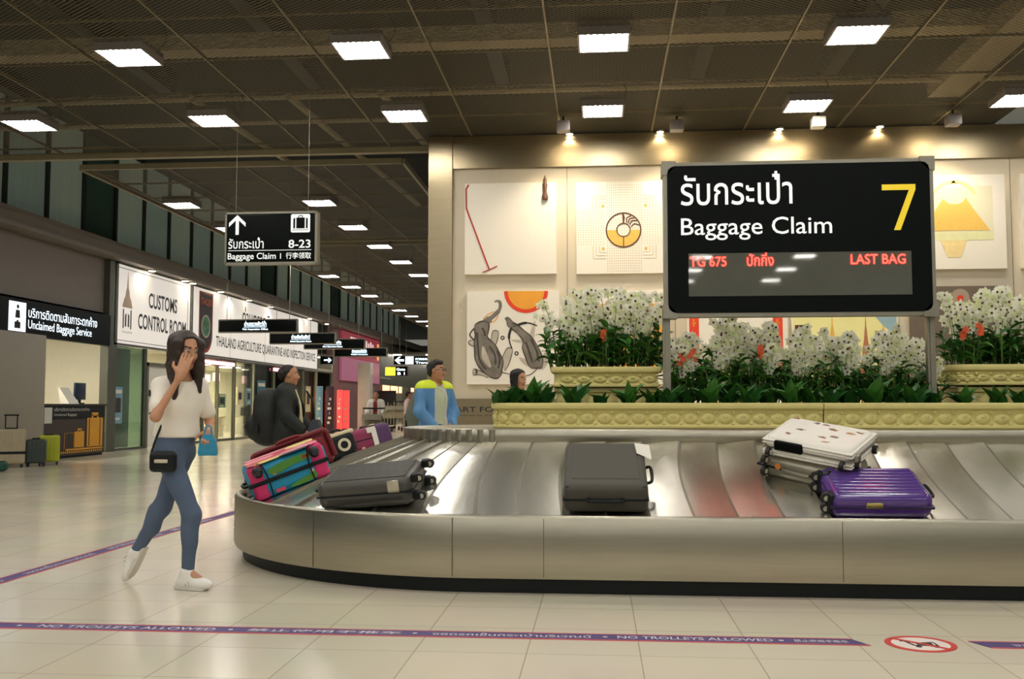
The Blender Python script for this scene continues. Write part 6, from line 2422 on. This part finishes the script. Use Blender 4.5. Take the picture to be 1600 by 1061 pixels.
pose = dict(eR=(.05, -.255, 1.06), wR=(.19, -.09, .87), eL=(.04, .25, 1.06), wL=(.19, .07, .87), head=(.03, 0, 1.525))
t, j, ax = figure('person in a blue jacket with neon yellow shoulders and glasses behind the carousel', (-1.87, 11.35, 0), 1.68, -42, M_skin_dark, M_hair,
                  [('trousers', mat('dark_trousers', srgb(30, 30, 34), .8), trousers()), ('shirt', M_mint, top(.016, .5, .76, fold=.004)),
                   ('jacket', M_bluejkt, top(.036, 1.92, .70, fold=.006, sg=.026, open_front=.105, flare=.02)),
                   ('lining', M_grey, top(.031, .2, .72, fold=.004, open_front=.06, flare=.012, sg=.012)), ('yoke', M_neon, yoke)],
                  pose, hair=hair_short, head_f=(.97, -.25, .08))
r_, f_, u_ = [V(a) for a in ax]
mb = MB()
for q in (-1, 1):
    c = j['head'] + u_ * .006 + f_ * .100 + r_ * q * .033
    mb.tube([c + r_ * .024 * cos(a) + u_ * .019 * sin(a) for a in np.linspace(0, 2 * pi, 17)], .0022, 5)
    mb.tube([c + r_ * q * .025, c + r_ * q * .047 - f_ * .02, j['head'] + u_ * .012 - f_ * .005 + r_ * q * .080], .002, 5)
mb.tube([j['head'] + u_ * .008 + f_ * .103 - r_ * .01, j['head'] + u_ * .010 + f_ * .107, j['head'] + u_ * .008 + f_ * .103 + r_ * .01], .0022, 5)
mb.build('glasses', M_black, t)
mb = MB()
for q in (-1, 1):
    n = j['neck']
    mb.add([n + f_ * .085 - V((0, 0, .07)), n + f_ * .03 + r_ * q * .075 + V((0, 0, .045)), n + f_ * .07 + r_ * q * .085 - V((0, 0, .03)), n + f_ * .115 + r_ * q * .035 - V((0, 0, .09))], [(0, 1, 2, 3)])
o = mb.build('collar', M_mint, t)
sd = o.modifiers.new('thick', 'SOLIDIFY')
sd.thickness = .006
backpack('backpack', 'grey green backpack on the person in the blue jacket', (-2.05, 11.50, .76), -42, .34, .30, .56, mat('pack_grey', srgb(104, 108, 94), .7, bump=.2, bscale=60), M_packblack, .14)


# woman behind the planter, only her head shows
def hair_long(S, j, ax, s):
    r, f, u = [V(a) for a in ax]
    hair_cap(S, j['head'], ax, s, .030, -.06, .013)
    for q, o in ((1, -.01), (-1, -.01), (.5, -.075), (-.5, -.075), (0, -.085)):
        p = j['head'] + r * q * .074 + f * o
        S.cap(p + u * .06, p - V((0, 0, .34)), .034, .022, .03)
    S.folds(.002, 90, 1)


M_darktop = mat('dark_top', srgb(52, 48, 52), .7)
figure('long-haired person whose head shows above the planter leaves', (-1.02, 12.6, 0), 1.61, -20, M_skin, M_hair,
       [('trousers', mat('dark_trousers', srgb(30, 30, 34), .8), trousers()), ('shirt', M_darktop, top(.02, 1.0, .82))], None, vox=.011, hair=hair_long, head_f=(.86, -.45, -.18))


def hair_up(S, j, ax, s):
    hair_cap(S, j['head'], ax, s, .035, -.03, .005, True)


# trolley woman far away and the person half hidden by the backpack
tw = (-6.12, 27.2, 0)
t, j, ax = figure('person in a white jacket and red top pushing a trolley far down the hall', tw, 1.56, -88, M_skin, M_hair,
                  [('trousers', mat('plum_trousers', srgb(70, 28, 44), .8), trousers(.02)), ('shirt', mat('red_top', srgb(140, 30, 44), .7), top(.016, .4, .80)),
                   ('jacket', M_whiteshirt, top(.034, 1.9, .90, open_front=.075, sg=.028))],
                  dict(eR=(.08, -.24, 1.06), wR=(.30, -.20, .98), eL=(.08, .24, 1.06), wL=(.30, .20, .98)), vox=.011, hair=hair_up, head_f=(.1, -1, 0))
tk = make_trolley('luggage trolley with dark bags pushed by the person in the white jacket', (-6.10, 26.35, 0), pi - .02 + pi)
t = thing('travel_bag', 'dark bag with a yellow tag lying on the pushed trolley', 'travel bag', (-6.06, 26.15, .225))
MB().rbox((0, 0, .20), (.46, .5, .38), .06, 4).build('body', M_packblack, t, wn=True)
MB().rbox((.08, -.255, .22), (.14, .012, .05), .005, 1).build('tag', M_neon, t)
figure('person in a pale pink shirt half hidden behind the grey backpack', (-5.66, 29.5, 0), 1.60, 10, M_skin, M_hair,
       [('trousers', mat('grey_trousers', srgb(90, 90, 92), .8), trousers(.02)), ('shirt', mat('pink_shirt', srgb(226, 190, 186), .7), top(.022, 1.7, .80))], None, vox=.011, hair=hair_up)
